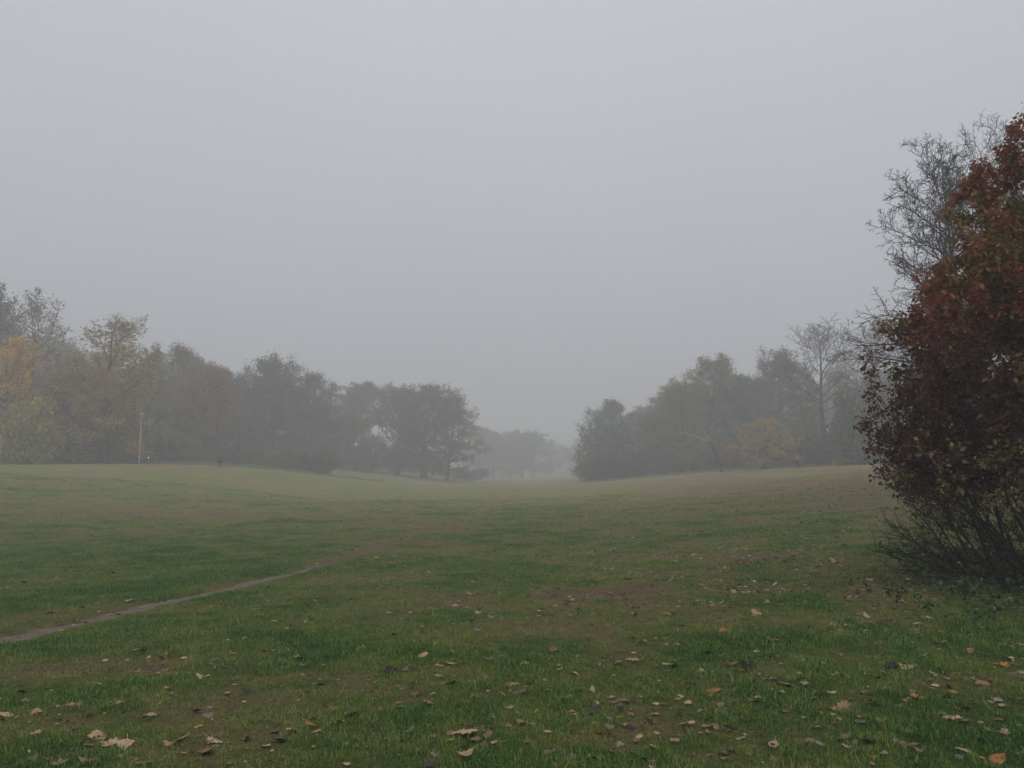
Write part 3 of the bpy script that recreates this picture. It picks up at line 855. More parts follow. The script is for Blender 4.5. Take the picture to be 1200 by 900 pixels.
def person(label, loc, rz, jacket, pose='stand', legs_mat=None, group=None, coat=False):
    """figure faces local +x; pose joints in metres"""
    t = thing('person', label, 'person', loc, rz, group)
    if pose == 'walk':
        J = dict(pel=(0, 0, .93), wai=(0, 0, 1.08), che=(.02, 0, 1.30), nec=(.03, 0, 1.49), hea=(.05, 0, 1.60), top=(.05, 0, 1.72),
                 sL=(.02, .18, 1.41), eL=(-.10, .22, 1.15), hL=(-.02, .20, .92), sR=(.02, -.18, 1.41), eR=(.0, -.23, 1.14), hR=(.20, -.2, .98),
                 tL=(0, .10, .90), kL=(.14, .10, .50), aL=(.22, .10, .09), oL=(.36, .10, .05), tR=(0, -.10, .90), kR=(-.02, -.10, .48), aR=(-.28, -.10, .13), oR=(-.16, -.10, .04))
    elif pose == 'ride':
        J = dict(pel=(-.16, 0, .98), wai=(-.10, 0, 1.12), che=(.02, 0, 1.32), nec=(.12, 0, 1.48), hea=(.17, 0, 1.58), top=(.17, 0, 1.70),
                 sL=(.08, .18, 1.40), eL=(.28, .24, 1.20), hL=(.46, .24, 1.05), sR=(.08, -.18, 1.40), eR=(.28, -.24, 1.20), hR=(.46, -.24, 1.05),
                 tL=(-.14, .10, .95), kL=(.22, .11, .74), aL=(.10, .12, .38), oL=(.24, .12, .34), tR=(-.14, -.10, .95), kR=(.12, -.11, .56), aR=(-.02, -.12, .17), oR=(.12, -.12, .13))
    else:
        J = dict(pel=(0, 0, .93), wai=(0, 0, 1.08), che=(0, 0, 1.30), nec=(.01, 0, 1.49), hea=(.03, 0, 1.60), top=(.03, 0, 1.72),
                 sL=(0, .18, 1.41), eL=(.03, .24, 1.15), hL=(.22, .26, 1.02), sR=(0, -.18, 1.41), eR=(-.02, -.23, 1.14), hR=(.1, -.2, .95),
                 tL=(0, .10, .90), kL=(.03, .11, .50), aL=(0, .12, .09), oL=(.14, .13, .04), tR=(0, -.10, .90), kR=(.02, -.11, .50), aR=(-.02, -.12, .09), oR=(.12, -.14, .04))
    rad = dict(pel=(.13, .10), wai=(.125, .09), che=(.145, .10), nec=.05, hea=(.075, .09), top=(.05, .06), sL=.055, eL=.042, hL=.028, sR=.055, eR=.042, hR=.028,
               tL=.085, kL=.055, aL=.038, oL=.035, tR=.085, kR=.055, aR=.038, oR=.035)
    E = [('pel', 'wai'), ('wai', 'che'), ('che', 'nec'), ('nec', 'hea'), ('hea', 'top'), ('che', 'sL'), ('sL', 'eL'), ('eL', 'hL'), ('che', 'sR'), ('sR', 'eR'), ('eR', 'hR'),
         ('pel', 'tL'), ('tL', 'kL'), ('kL', 'aL'), ('aL', 'oL'), ('pel', 'tR'), ('tR', 'kR'), ('kR', 'aR'), ('aR', 'oR')]
    nodes = {k: (J[k], rad[k]) for k in J}; EE = list(E)  # one continuous body
    for s in 'LR':                                     # five fingers on each hand
        h = Vector(J['h' + s]); dr = (h - Vector(J['e' + s])).normalized()
        sd = perp(dr)
        pm = h + dr * 0.07
        nodes['p' + s] = (tuple(pm), .03); EE.append(('h' + s, 'p' + s))
        for f in range(4):
            q = pm + dr * (0.075 - 0.012 * abs(f - 1.4)) + sd * (f - 1.5) * 0.021
            nodes['f%s%d' % (s, f)] = (tuple(q), .008); EE.append(('p' + s, 'f%s%d' % (s, f)))
        q = h + dr * 0.06 + sd * 0.06
        nodes['t_' + s] = (tuple(q), .010); EE.append(('h' + s, 't_' + s))
    nodes['nos'] = ((J['hea'][0] + .11, 0, J['hea'][2] + .02), .014); EE.append(('hea', 'nos'))
    for s, y in (('l', .085), ('r', -.085)):
        nodes['ear' + s] = ((J['hea'][0], y, J['hea'][2] + .02), .016); EE.append(('hea', 'ear' + s))
    skin_obj('body', nodes, EE, M_SKIN, t)
    jk = ['pel', 'wai', 'che', 'nec', 'sL', 'eL', 'hL', 'sR', 'eR', 'hR'] + (['hem'] if coat else [])
    J['hem'] = (J['pel'][0] + .03, 0, J['pel'][2] - .34); rad['hem'] = (.17, .15); E.append(('pel', 'hem'))
    gr = lambda r_, a: tuple(x + a for x in r_) if isinstance(r_, tuple) else (r_ + a, r_ + a)
    JJ = dict(J)
    for s in 'LR':                                     # sleeves end before the wrist
        JJ['h' + s] = tuple(Vector(J['e' + s]).lerp(Vector(J['h' + s]), 0.9))
    JJ['nec'] = tuple(Vector(J['che']).lerp(Vector(J['nec']), 0.85))
    skin_obj('jacket', {k: (JJ[k], gr(rad[k], .028)) for k in jk}, [e for e in E if e[0] in jk and e[1] in jk], jacket, t)
    tk = ['pel', 'tL', 'kL', 'aL', 'tR', 'kR', 'aR']
    skin_obj('trousers', {k: (J[k], gr(rad[k], .018)) for k in tk}, [e for e in E if e[0] in tk and e[1] in tk], legs_mat or M_JEANS, t)
    for s in 'LR':
        skin_obj('shoe', {'a': (J['a' + s], .052), 'o': (J['o' + s], .045)}, [('a', 'o')], M_SHOE, t)
    hx = J['hea']
    skin_obj('hair', {'b': ((hx[0] - .04, 0, hx[2] + .03), (.075, .075)), 'c': ((hx[0] - .02, 0, hx[2] + .10), (.085, .08)), 'd': ((hx[0] + .02, 0, hx[2] + .125), (.06, .06))},
             [('b', 'c'), ('c', 'd')], M_HAIR, t)
    return t

def torus(R_, r_, n=32, s=8):
    V = []
    for i in range(n):
        a = i * 2 * math.pi / n
        for j in range(s):
            b = j * 2 * math.pi / s
            V.append(((R_ + r_ * math.cos(b)) * math.cos(a), r_ * math.sin(b), (R_ + r_ * math.cos(b)) * math.sin(a)))
    ii = np.arange(n * s).reshape(n, s)
    a = np.roll(ii, -1, 0)
    return np.array(V), np.stack([ii, a, np.roll(a, -1, 1), np.roll(ii, -1, 1)], -1).reshape(-1, 4)

def bicycle(label, loc, rz, frame_mat, light):
    t = thing('bicycle', label, 'bicycle', loc, rz)
    def tb(name, segs, r_, mat, par=t):
        V, F = tubes([([Vector(a), Vector(a).lerp(Vector(b), .5), Vector(b)], [r_] * 3, 0) for a, b in segs], lambda l: 8)
        return obj(name, mesh_np(name, V, F, None, True), mat, par)
    rear, front, bb, seat, head, hb = (-.52, 0, .34), (.54, 0, .34), (-.06, 0, .29), (-.20, 0, .82), (.36, 0, .84), (.40, 0, .66)
    tb('frame', [(bb, seat), (seat, head), (bb, hb), (rear, bb), (rear, seat), (head, hb)], .018, frame_mat)
    tb('fork', [(hb, (.54, .045, .34)), (hb, (.54, -.045, .34))], .014, frame_mat)
    tb('handlebar', [(head, (.38, 0, 1.0)), ((.38, 0, 1.0), (.42, .28, 1.03)), ((.38, 0, 1.0), (.42, -.28, 1.03))], .014, M_POST)
    tb('crank', [((-.06, .08, .29), (.06, .10, .20)), ((-.06, -.08, .29), (-.18, -.10, .38)), ((-.06, .08, .29), (-.06, -.08, .29))], .012, M_POST)
    V, F = tubes([([Vector((-.36, 0, .92)), Vector((-.26, 0, .93)), Vector((-.08, 0, .91))], [.075, .06, .02], 0)], lambda l: 10)
    V[:, 2] = .92 + (V[:, 2] - .92) * .45
    obj('saddle', mesh_np('saddle', V, F, None, True), M_BLACK, t)
    tb('seat_post', [(seat, (-.22, 0, .92))], .014, M_POST)
    for c in (rear, front):
        V, F = torus(.325, .022); w = obj('wheel', mesh_np('tyre', V, F, None, True), M_BLACK, t, loc=c)
        V, F = torus(.295, .010); obj('rim', mesh_np('rim', V, F, None, True), M_POST, w)
        V, F = tubes([([Vector((0, .02 * (-1) ** k, 0)), Vector((.29 * math.cos(k * .349), 0, .29 * math.sin(k * .349)))], [.003, .003], 0) for k in range(18)], lambda l: 3)
        obj('spoke_set', mesh_np('spoke_set', V, F), M_POST, w)
    if light:
        V, F = lathe([(.001, 0), (.05, .005), (.06, .06), (.001, .07)], 12)
        V = V[:, [2, 1, 0]] + np.array([.44, 0, .78])
        obj('headlight', mesh_np('headlight', V, F, None, True), plain('bicycle_light', (.9, .9, .9), .3, emit=1.8), t)
    return t

def ground_pos(px, Y):
    d = pdir(px, 545); X = d.x * Y / d.y
    return (X, Y, h1(X, Y))
PX = {}
M_GREYJ = plain('charcoal_jacket', (0.06, 0.06, 0.07), .85)
M_BLUEJ = plain('navy_jacket', (0.045, 0.045, 0.11), .85)
M_REDJ = plain('red_jacket', (0.75, 0.12, 0.06), .8)
person('person in charcoal jacket riding a bicycle with a white light', ground_pos(178, 91.5), math.pi - 0.15, M_GREYJ, 'ride')
bicycle('bicycle with a shining white front light by the lamp post', ground_pos(178, 91.5), math.pi - 0.15, plain('grey_frame', (.05, .05, .05), .4), True)
person('person in dark blue jacket on a bicycle before the rust brown tree', ground_pos(258, 95), math.pi - 0.5, M_BLUEJ, 'ride')
bicycle('dark bicycle under the person in the dark blue jacket', ground_pos(258, 95), math.pi - 0.5, plain('dark_frame', (.03, .03, .04), .4), False)
person('person in long red coat walking along the right wood', ground_pos(935, 88), -0.3, M_REDJ, 'walk', coat=True)

# ------------------------------------------------------------------ fallen leaves
def outline(kind):
    if kind == 'maple':
        lob = [(0, 0), (.10, -.05), (.30, -.16), (.26, .00), (.50, .02), (.40, .14), (.56, .32), (.36, .34), (.40, .56), (.22, .50), (.16, .72), (.08, .78), (0, 1.0)]
    elif kind == 'oak':
        lob = [(0, 0), (.07, .10), (.20, .16), (.12, .28), (.28, .36), (.16, .47), (.30, .60), (.18, .68), (.24, .82), (.12, .92), (0, 1.0)]
    else:
        lob = [(0, 0), (.14, .08), (.26, .22), (.31, .40), (.28, .58), (.20, .76), (.10, .90), (0, 1.0)]
    right = [(x, y) for x, y in lob]
    left = [(-x, y) for x, y in lob[-2:0:-1]]
    return np.array(right), np.array(left)
LEAFM = {}
def leaf_geo(kind, seed):
    """outline fanned to a midrib, curled; unit length about 1"""
    r_ = np.random.default_rng(seed)
    R_, L_ = outline(kind)
    rib = [(0, .12), (0, .35), (0, .6), (0, .85)]
    pts = np.concatenate([R_, L_, np.array(rib)])
    nR, nL = len(R_), len(L_)
    tris = []
    o = nR + nL
    def nearest(y): return o + int(np.argmin([abs(y - b[1]) for b in rib]))
    loop = list(range(nR)) + list(range(nR, nR + nL)) + [0]
    for a, b in zip(loop[:-1], loop[1:]):
        ca, cb = nearest(pts[a][1]), nearest(pts[b][1])
        tris.append((a, b, cb))
        if ca != cb: tris.append((a, cb, ca))
    x, y = pts[:, 0], pts[:, 1]
    y = y - .45
    c1, c2, tw = r_.uniform(-.4, .9), r_.uniform(-.4, .6), r_.uniform(-.4, .4)
    z = c1 * x * x + c2 * .45 * y * y + tw * x * y + r_.normal(size=len(x)) * .025 + .06 * np.abs(x)
    z = z - z.min()
    # petiole
    V = np.stack([x, y, z], -1)
    base = V[0]
    st = np.array([[base[0] - .012, base[1], base[2]], [base[0] + .012, base[1], base[2]], [base[0] + .05, base[1] - .38, base[2] + .06], [base[0] + .03, base[1] - .38, base[2] + .06]])
    k = len(V)
    V = np.concatenate([V, st]); tris += [(k, k + 1, k + 2), (k, k + 2, k + 3)]
    return V, np.array(tris)
def leaf_colour_mat(name, c0, c1):
    m, nt, out = new_mat(name)
    N_, L_ = nt.nodes, nt.links
    oi = N_.new('ShaderNodeObjectInfo')
    tcd = N_.new('ShaderNodeTexCoord')
    n = N_.new('ShaderNodeTexNoise'); n.inputs['Scale'].default_value = 5; n.inputs['Detail'].default_value = 4
    L_.new(tcd.outputs['Object'], n.inputs['Vector'])
    a = N_.new('ShaderNodeMath'); a.operation = 'MULTIPLY_ADD'; a.inputs[1].default_value = 0.55
    L_.new(n.outputs['Fac'], a.inputs[0])
    b = N_.new('ShaderNodeMath'); b.operation = 'MULTIPLY'; b.inputs[1].default_value = 0.45
    L_.new(oi.outputs['Random'], b.inputs[0]); L_.new(b.outputs[0], a.inputs[2])
    r_ = N_.new('ShaderNodeValToRGB')
    r_.color_ramp.elements[0].position = .2; r_.color_ramp.elements[1].position = .8
    r_.color_ramp.elements[0].color = (*c0, 1); r_.color_ramp.elements[1].color = (*c1, 1)
    L_.new(a.outputs[0], r_.inputs['Fac'])
    p = N_.new('ShaderNodeBsdfPrincipled'); p.inputs['Roughness'].default_value = .55
    p.inputs['Specular IOR Level'].default_value = .12
    L_.new(r_.outputs['Color'], p.inputs['Base Color'])
    L_.new(p.outputs[0], out.inputs['Surface'])
    return m
LC = {'t': ('tan', leaf_colour_mat('tan_leaf', (.26, .16, .085), (.52, .36, .22))),
      'b': ('brown', leaf_colour_mat('brown_leaf', (.10, .056, .038), (.28, .165, .105))),
      'p': ('pale grey', leaf_colour_mat('pale_leaf', (.12, .098, .078), (.24, .195, .155))),
      'o': ('orange brown', leaf_colour_mat('orange_leaf', (.26, .105, .035), (.46, .21, .07))),
      'd': ('dark blackish', leaf_colour_mat('dark_leaf', (.018, .013, .012), (.05, .036, .032))),
      'y': ('yellow', leaf_colour_mat('yellow_leaf', (.33, .20, .05), (.48, .32, .11)))}
SHAPES = ['maple', 'maple', 'oak', 'ovate', 'maple', 'ovate', 'maple']
GEO = [leaf_geo(SHAPES[k], 900 + k) for k in range(len(SHAPES))]
KM = {}
def leaf_mesh(c, k):
    if (c, k) not in KM:
        KM[(c, k)] = mesh_np('fallen_leaf', *GEO[k]); KM[(c, k)].materials.append(LC[c][1])
    return KM[(c, k)]
SPOT = """165 764 18t,113 805 14t,115 809 12d,57 808 10b,23 815 10p,30 823 12b,147 805 6t,158 811 12p,172 807 8y,197 808 10t,92 830 10b,44 838 12t,8 841 14t,105 842 10p,120 834 8d,173 842 18t,187 828 8t,115 866 18t,125 876 20t,147 875 26t,101 879 18b,197 876 12t,178 889 14b,138 892 10t,38 892 12p,55 892 8b,70 898 16t,110 896 12b,172 899 20b,
262 783 10b,273 768 8t,340 765 8t,352 775 16b,317 791 7p,272 801 10d,328 807 14t,375 804 12p,290 814 20d,338 811 9p,230 835 10p,242 842 14p,235 853 7y,322 859 13b,250 872 20t,243 883 22b,212 874 24o,290 869 16b,311 878 14t,345 861 18t,363 853 18o,366 846 12b,368 862 18t,368 879 6y,315 897 16p,390 836 12b,398 850 10t,330 870 20d,270 898 12p,
425 761 10t,532 768 12o,526 779 16t,588 771 12b,573 776 14b,495 771 14t,460 789 20d,474 787 10b,528 804 20d,547 810 10p,564 814 6p,486 818 10p,503 827 12b,445 834 8p,468 830 10b,513 835 5p,415 840 20d,446 857 10p,485 857 10b,474 861 10b,472 869 10d,503 853 12p,543 864 32t,528 870 13y,545 887 20t,566 875 10b,577 856 8p,590 874 12b,418 877 8b,498 884 6d,508 889 12p,435 898 8p,
615 780 16t,605 782 20b,611 794 10o,623 804 12d,607 814 18b,645 775 8p,655 788 10p,675 793 13t,740 777 13o,722 781 14b,705 783 8p,677 813 10b,717 820 10t,627 838 10y,690 838 22d,715 846 12p,728 834 9d,768 840 10o,703 861 9t,714 866 12o,676 878 12d,728 878 11p,767 880 14t,668 893 15p,692 892 9p,753 893 12b,764 898 9p,770 805 8d,795 841 10d,645 883 14b,730 824 18b,
832 768 14b,855 781 18b,828 790 12d,875 787 20d,889 792 9p,907 798 14b,942 804 12p,925 805 20b,837 811 18o,860 812 9p,887 822 18t,918 816 12t,963 808 5p,973 814 12t,953 822 12p,997 822 10o,983 834 24b,845 829 14p,820 838 12p,891 843 9t,867 844 5y,922 837 9p,943 845 6t,840 857 10p,850 858 6y,867 868 9p,821 863 8b,907 876 18t,892 864 9b,958 850 9p,948 873 10b,961 875 12p,990 869 12b,994 879 12t,905 893 12b,877 886 5t,858 884 12d,
1060 783 18t,1075 783 12p,1043 785 18d,1137 765 10o,1100 763 6t,1083 771 8p,1130 778 14t,1172 782 16o,1193 793 12p,1095 794 10p,1103 787 8t,1112 808 12p,1117 814 10o,1110 819 10p,1160 799 16p,1148 805 18b,1189 808 8t,1006 820 12o,1027 828 18d,1060 824 16b,1078 822 16o,1134 834 12o,1122 833 10b,1105 842 12p,1118 844 14b,1167 824 13p,1034 847 12b,1010 850 12p,1063 862 10b,1160 860 14p,1150 871 20d,1050 872 10p,1020 871 14d,1035 887 9p,1066 878 12p,1131 883 15t,1126 889 10p,1169 893 20o,1195 886 9t,1098 895 18d,1198 841 8p,
1072 734 16t,990 640 10p,848 741 14o,870 748 10p,744 722 10t,885 722 14t,905 753 12b,650 764 14b,560 740 10p,1085 735 10o,1010 735 12b,975 735 12p,962 700 10p,920 660 8p,800 680 8p,710 668 8t,845 682 7t,150 706 10t,335 738 8t,160 763 12t,60 720 9t,28 684 8p,130 673 8p,300 716 7t,455 720 8t,505 700 7p"""
R = random.Random(9)
spots = []
for e in SPOT.replace('\n', '').split(','):
    a, b, c = e.split()
    spots.append((float(a), float(b), float(c[:-1]), c[-1]))
while len(spots) < 300:
    px = 1200 * R.random() ** 0.75; py = 660 + 235 * R.random() ** 0.9
    spots.append((px, py, R.uniform(3.5, 8) * (0.45 + 0.55 * (py - 560) / 340), R.choice('tbbppdtod')))
for px, py, w, c in spots:
    p = ground_hit(px, py)
    if p is None: continue
    k = R.randrange(len(SHAPES))
    s_ = w * (p - Vector((0, 0, EYE))).length / FPX * (0.85 if SHAPES[k] == 'maple' else 1.0)
    o = obj('fallen_leaf', leaf_mesh(c, k))
    e = 0.25
    gxn = (h1(p.x + e, p.y) - h1(p.x - e, p.y)) / (2 * e); gyn = (h1(p.x, p.y + e) - h1(p.x, p.y - e)) / (2 * e)
    o.location = (p.x, p.y, h1(p.x, p.y) + 0.009)
    o.rotation_euler = (math.atan(gyn) + R.gauss(0, 0.22), -math.atan(gxn) + R.gauss(0, 0.22), R.uniform(0, 6.28))
    o.scale = (s_, s_, s_)
    cn = LC[c][0]
    art = 'lobed' if SHAPES[k] != 'ovate' else 'oval'
    tag(o, '%s %s fallen leaf lying curled on the green grass' % (cn, art), 'leaf', '%s %s leaves fallen on the grass' % (cn, art))

# the many more that lie farther off or show only as flecks
def litter(n, seed):
    r_ = np.random.default_rng(seed)
    y = 4 + 60 * r_.random(n * 6) ** 1.15; x = (r_.random(n * 6) * 1.7 - 0.85) * (y + 3)
    dens = 0.10 + 1.0 * sstep(-2, 10, x) + 0.55 * np.exp(-((x - 7) ** 2 + (y - 10) ** 2) / 30) + 0.35 * (dry_val(x, y) - 0.3)
    dens = dens * np.clip(3.4 * (fbm(x / 1.1, y / 1.1, 63, 3) - 0.34), 0.05, 1)
    k = r_.random(len(x)) < dens
    x, y = x[k][:n], y[k][:n]
    z = H(x, y) + 0.014
    n = len(x)
    lib = [leaf_geo('ovate', 990), leaf_geo('oak', 991), leaf_geo('maple', 992)]
    VV, FF, TT, off = [], [], [], 0
    which = r_.integers(0, 3, n)
    for j in range(3):
        q = np.where(which == j)[0]
        V0, F0 = lib[j]
        s_ = r_.uniform(.034, .074 + .03 * sstep(6, 14, y[q])); a = r_.uniform(0, 6.283, len(q)); tl = r_.normal(size=len(q)) * .3
        ca, sa = np.cos(a)[:, None], np.sin(a)[:, None]
        vx, vy, vz = V0[None, :, 0], V0[None, :, 1], V0[None, :, 2] + tl[:, None] * V0[None, :, 0]
        vv = np.stack([(vx * ca - vy * sa) * s_[:, None] + x[q][:, None], (vx * sa + vy * ca) * s_[:, None] + y[q][:, None], vz * s_[:, None] + z[q][:, None]], -1)
        VV.append(vv.reshape(-1, 3))
        FF.append((F0[None] + (np.arange(len(q)) * len(V0))[:, None, None] + off).reshape(-1, 3))
        TT.append(np.repeat(r_.random(len(q)), len(F0)))
        off += len(q) * len(V0)
    return mesh_np('leaf_litter', np.concatenate(VV), np.concatenate(FF), {'tint': ('FACE', np.concatenate(TT))})
M_LIT = leaf_mat('leaf_litter', False, [(0, (.030, .021, .018)), (.3, (.075, .046, .034)), (.5, (.18, .105, .062)), (.75, (.29, .195, .125)), (.97, (.46, .33, .20)), (1, (.34, .2, .05))], .1)
tag(obj('leaf_litter', litter(22000, 61), M_LIT), 'small brown and tan fallen leaves scattered over the grass', 'leaves', kind='stuff')

r = np.random.default_rng(67)
n = 150000
y = 3.5 + 55 * r.random(n) ** 1.5; x = (r.random(n) * 1.7 - 0.85) * (y + 2)
k = r.random(n) < np.clip(0.9 * (dry_val(x, y) - 0.25), 0.02, 0.5) * (0.45 + 0.55 * sstep(-4, 8, x))
x, y = x[k], y[k]
V, F = leaf_cards(np.stack([x, y, H(x, y) + 0.012], -1), r.uniform(.015, .05, len(x)), r, droop=0.0, fold=.05, wid=.3, simple=True)
b = np.repeat(H(x, y) + 0.012, 4); V[:, 2] = b + (V[:, 2] - b) * 0.35 + 0.004
tag(obj('leaf_fragments', mesh_np('leaf_fragments', V, F, {'tint': ('FACE', r.random(len(x)) ** 1.3)}), M_LIT), 'small dry leaf scraps lying in the worn grass', 'leaves', kind='stuff')
print('scraps', len(x))

# low nettles and weeds round the foot of the shrub
r = np.random.default_rng(71)
n = 420
wx = r.normal(7.2, 1.3, n); wy = r.normal(9.2, 0.8, n)
pos = []; sz = []
for x, y in zip(wx, wy):
    hh = r.uniform(.08, .28)
    for k in range(9):
        pos.append((x + r.normal() * .05, y + r.normal() * .05, h1(x, y) + hh * (k + 1) / 9)); sz.append(r.uniform(.04, .085))
V, F = leaf_cards(np.array(pos), np.array(sz), r, droop=.1, fold=.1, wid=.3)
o = obj('weeds', mesh_np('weeds', V, F, {'tint': ('FACE', np.repeat(r.random(len(pos)), 2))}), M_FOL, None, (0.045, 0.085, 0.028))
tag(o, 'low green weeds growing round the foot of the shrub', 'weeds', kind='stuff')

# ------------------------------------------------------------------ grass
m, nt, out = new_mat('grass_blade')
N, L = nt.nodes, nt.links
a1 = N.new('ShaderNodeAttribute'); a1.attribute_name = 'tint'
a2 = N.new('ShaderNodeAttribute'); a2.attribute_name = 'patch'; a2.attribute_type = 'INSTANCER'
s = madd(a1.outputs['Fac'], 0.60, -0.17); s = madd(a2.outputs['Fac'], 0.75, s)
rp = N.new('ShaderNodeValToRGB'); els = rp.color_ramp.elements
for k in range(3): els.new(.5)
for k, (p, c) in enumerate([(0, (.032, .104, .012)), (.25, (.084, .192, .020)), (.48, (.175, .260, .042)), (.70, (.290, .270, .078)), (1, (.33, .255, .12))]):
    els[k].position = p; els[k].color = (*c, 1)
L.new(s, rp.inputs['Fac'])
d = N.new('ShaderNodeBsdfDiffuse'); L.new(rp.outputs[0], d.inputs['Color'])
t = N.new('ShaderNodeBsdfTranslucent'); L.new(rp.outputs[0], t.inputs['Color'])
g = N.new('ShaderNodeBsdfGlossy'); g.inputs['Roughness'].default_value = .4
mi = N.new('ShaderNodeMixShader'); mi.inputs['Fac'].default_value = .3
L.new(d.outputs[0], mi.inputs[1]); L.new(t.outputs[0], mi.inputs[2])
m2 = N.new('ShaderNodeMixShader'); m2.inputs['Fac'].default_value = .035
L.new(mi.outputs[0], m2.inputs[1]); L.new(g.outputs[0], m2.inputs[2])
L.new(m2.outputs[0], out.inputs['Surface'])
M_GRASS = m
tcol = bpy.data.collections.new('grass_tuft_library')
def tuft(seed, nb, rad, lo, hi, wd):
    r_ = np.random.default_rng(seed)
    V, F, T = [], [], []
    for b in range(nb):
        a = r_.uniform(0, 6.283); rr = rad * math.sqrt(r_.random())
        p = np.array([rr * math.cos(a), rr * math.sin(a), -.008])
        ln = r_.uniform(lo, hi); w = wd * r_.uniform(.7, 1.3)
        hd = r_.uniform(0, 6.283); lean = r_.uniform(.15, 1.0)
        d = np.array([math.cos(hd), math.sin(hd), 0]); sd = np.array([-d[1], d[0], 0])
        p1 = p + np.array([0, 0, ln * .55]) + d * ln * .22 * lean
        p2 = p + np.array([0, 0, ln * (.95 - .4 * lean)]) + d * ln * .75 * lean
        k = len(V)
        V += [p - sd * w, p + sd * w, p1 + sd * w * .8, p1 - sd * w * .8, p2]
        F += [(k, k + 1, k + 2), (k, k + 2, k + 3), (k + 3, k + 2, k + 4)]
        T += [r_.random()] * 3
    me = mesh_np('grass_tuft', np.array(V), np.array(F), {'tint': ('FACE', T)})
    me.materials.append(M_GRASS)
    o = bpy.data.objects.new('grass_tuft', me); tcol.objects.link(o)
for k in range(6): tuft(800 + k, 24, .055, .022, .062, .0017)
for k in range(2): tuft(810 + k, 20, .05, .035, .085, .0018)
def grass_points():
    r_ = np.random.default_rng(33)
    X, Y, S = [], [], []
    for y0, y1, dens, sc in [(3.2, 7, 640, .95), (7, 11, 400, 1.1), (11, 17, 210, 1.35), (17, 27, 100, 1.7), (27, 42, 40, 2.3), (42, 66, 13, 3.2)]:
        w0 = .74 * y1 + 1.6
        n = int(2 * w0 * (y1 - y0) * dens)
        x = r_.uniform(-w0, w0, n); y = r_.uniform(y0, y1, n)
        k = np.abs(x) < .74 * y + 1.6
        X.append(x[k]); Y.append(y[k]); S.append(np.full(k.sum(), sc))
    X, Y, S = map(np.concatenate, (X, Y, S))
    dv = dry_val(X, Y)
    ht = fbm(X / .35, Y / .35, 21, 2)
    keep = r_.random(len(X)) < np.clip(1.3 - 1.15 * dv, .10, 1)
    d = np.abs(X - trail_x(Y))
    keep &= (d > .12 + .16 * r_.random(len(X))) | (Y > 27)
    X, Y, S, dv, ht = X[keep], Y[keep], S[keep], dv[keep], ht[keep]
    S = S * (.35 + 1.25 * ht) * r_.uniform(.75, 1.2, len(X)) * (1.08 - .45 * dv)
    # long rough grass where the mown meadow meets the woods
    q = r_.uniform(-80, 450, 3600); yl = 91 + np.maximum(q, 0) * .066 + r_.normal(size=3600) * 1.6
    w = r_.uniform(690, 1200, 3600); yr = 129 - .10 * np.minimum(w - 694, 330) + r_.normal(size=3600) * 1.6
    ex = np.concatenate([(q - 600) / FPX * yl, (w - 600) / FPX * yr]); ey = np.concatenate([yl, yr])
    es = r_.uniform(3.5, 9, len(ex)) * (.4 + 1.2 * fbm(ex / 2.5, ey / 2.5, 29, 2))
    X, Y = np.concatenate([X, ex]), np.concatenate([Y, ey])
    S = np.concatenate([S, es]); dv = np.concatenate([dv, r_.uniform(.45, 1.0, len(ex))])
    return X, Y, H(X, Y), S, dv, r_
X, Y, Z, S, dv, r = grass_points()
me = bpy.data.meshes.new('grass'); n = len(X)
me.vertices.add(n); me.vertices.foreach_set('co', np.stack([X, Y, Z], -1).astype(np.float32).ravel())
def vattr(nm_, ty_, arr, prop):
    a = me.attributes.new(nm_, ty_, 'POINT'); a.data.foreach_set(prop, np.asarray(arr).ravel())
vattr('patch', 'FLOAT', np.clip(dv + r.normal(size=n) * .06, 0, 1).astype(np.float32), 'value')
rot = np.zeros((n, 3), np.float32); rot[:, 2] = r.uniform(0, 6.283, n); rot[:, :2] = r.normal(size=(n, 2)) * .12
vattr('rot', 'FLOAT_VECTOR', rot, 'vector')
vattr('scl', 'FLOAT_VECTOR', np.stack([S, S, np.where(Y > 70, S, np.minimum(S, .9 + .28 * S))], -1).astype(np.float32), 'vector')
vattr('idx', 'INT', r.choice(8, n, p=[.155] * 6 + [.035] * 2).astype(np.int32), 'value')
grass = obj('grass', me)
tag(grass, 'short uneven grass with bare brown patches', 'grass', kind='stuff')
ng = bpy.data.node_groups.new('grass_scatter', 'GeometryNodeTree')
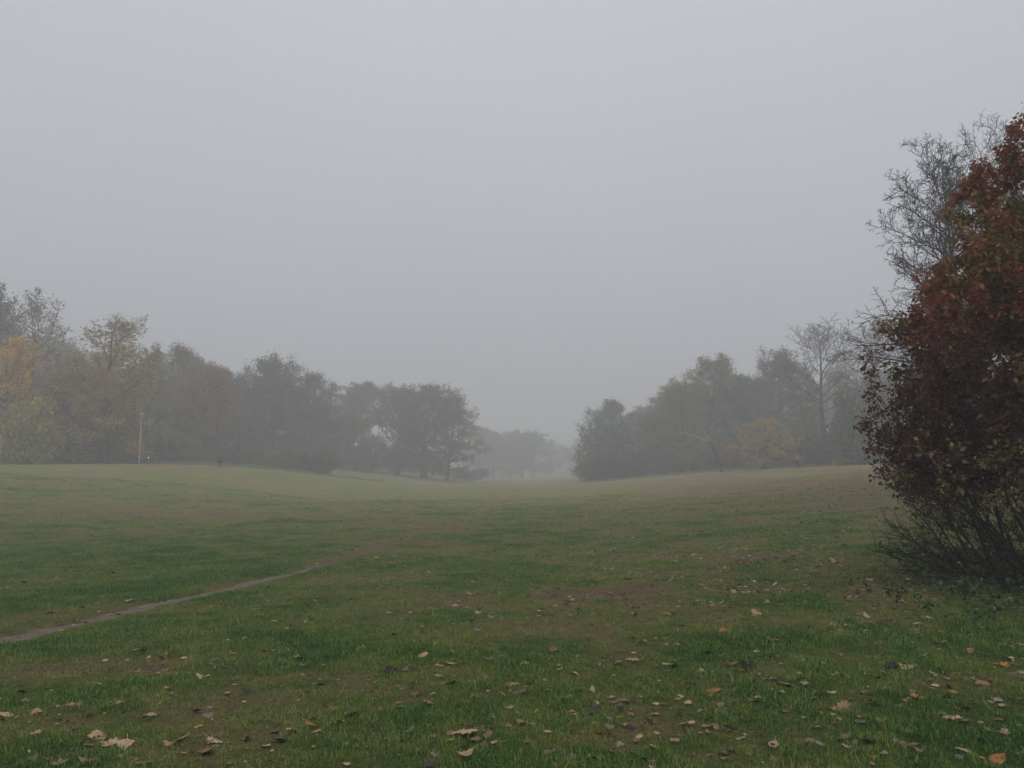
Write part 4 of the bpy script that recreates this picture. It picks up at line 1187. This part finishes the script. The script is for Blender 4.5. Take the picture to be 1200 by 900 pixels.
ng.interface.new_socket('Geometry', in_out='INPUT', socket_type='NodeSocketGeometry')
ng.interface.new_socket('Geometry', in_out='OUTPUT', socket_type='NodeSocketGeometry')
gi, go = ng.nodes.new('NodeGroupInput'), ng.nodes.new('NodeGroupOutput')
ip = ng.nodes.new('GeometryNodeInstanceOnPoints')
ci = ng.nodes.new('GeometryNodeCollectionInfo')
ci.inputs['Collection'].default_value = tcol
ci.inputs['Separate Children'].default_value = True
ci.inputs['Reset Children'].default_value = True
ip.inputs['Pick Instance'].default_value = True
def named(nm_, ty_):
    a = ng.nodes.new('GeometryNodeInputNamedAttribute'); a.data_type = ty_
    a.inputs['Name'].default_value = nm_; return a.outputs['Attribute']
ng.links.new(gi.outputs[0], ip.inputs['Points'])
ng.links.new(ci.outputs[0], ip.inputs['Instance'])
ng.links.new(named('idx', 'INT'), ip.inputs['Instance Index'])
ng.links.new(named('rot', 'FLOAT_VECTOR'), ip.inputs['Rotation'])
ng.links.new(named('scl', 'FLOAT_VECTOR'), ip.inputs['Scale'])
ng.links.new(ip.outputs[0], go.inputs[0])
md = grass.modifiers.new('scatter', 'NODES'); md.node_group = ng

# ------------------------------------------------------------------ mist
zlo = float(GZ.min()) - 1.0
V = np.array([(x, y, z) for z in (zlo, 34.0) for x, y in ((-660, -660), (660, -660), (660, 660), (-660, 660))], float)
F = np.array([(0, 3, 2, 1), (4, 5, 6, 7), (0, 1, 5, 4), (1, 2, 6, 5), (2, 3, 7, 6), (3, 0, 4, 7)])
m, nt, out = new_mat('mist')
pv = nt.nodes.new('ShaderNodeVolumePrincipled')
pv.inputs['Color'].default_value = (0.955, 0.96, 0.975, 1)
pv.inputs['Density'].default_value = 0.0041
pv.inputs['Anisotropy'].default_value = 0.1
nt.links.new(pv.outputs[0], out.inputs['Volume'])
tag(obj('haze', mesh_np('haze', V, F), m), 'grey autumn mist lying over the whole meadow', 'mist', kind='stuff')
print('tris', sum(len(d.loops) - 2 * len(d.polygons) for d in {o.data for o in SC.objects if o.type == 'MESH'}))
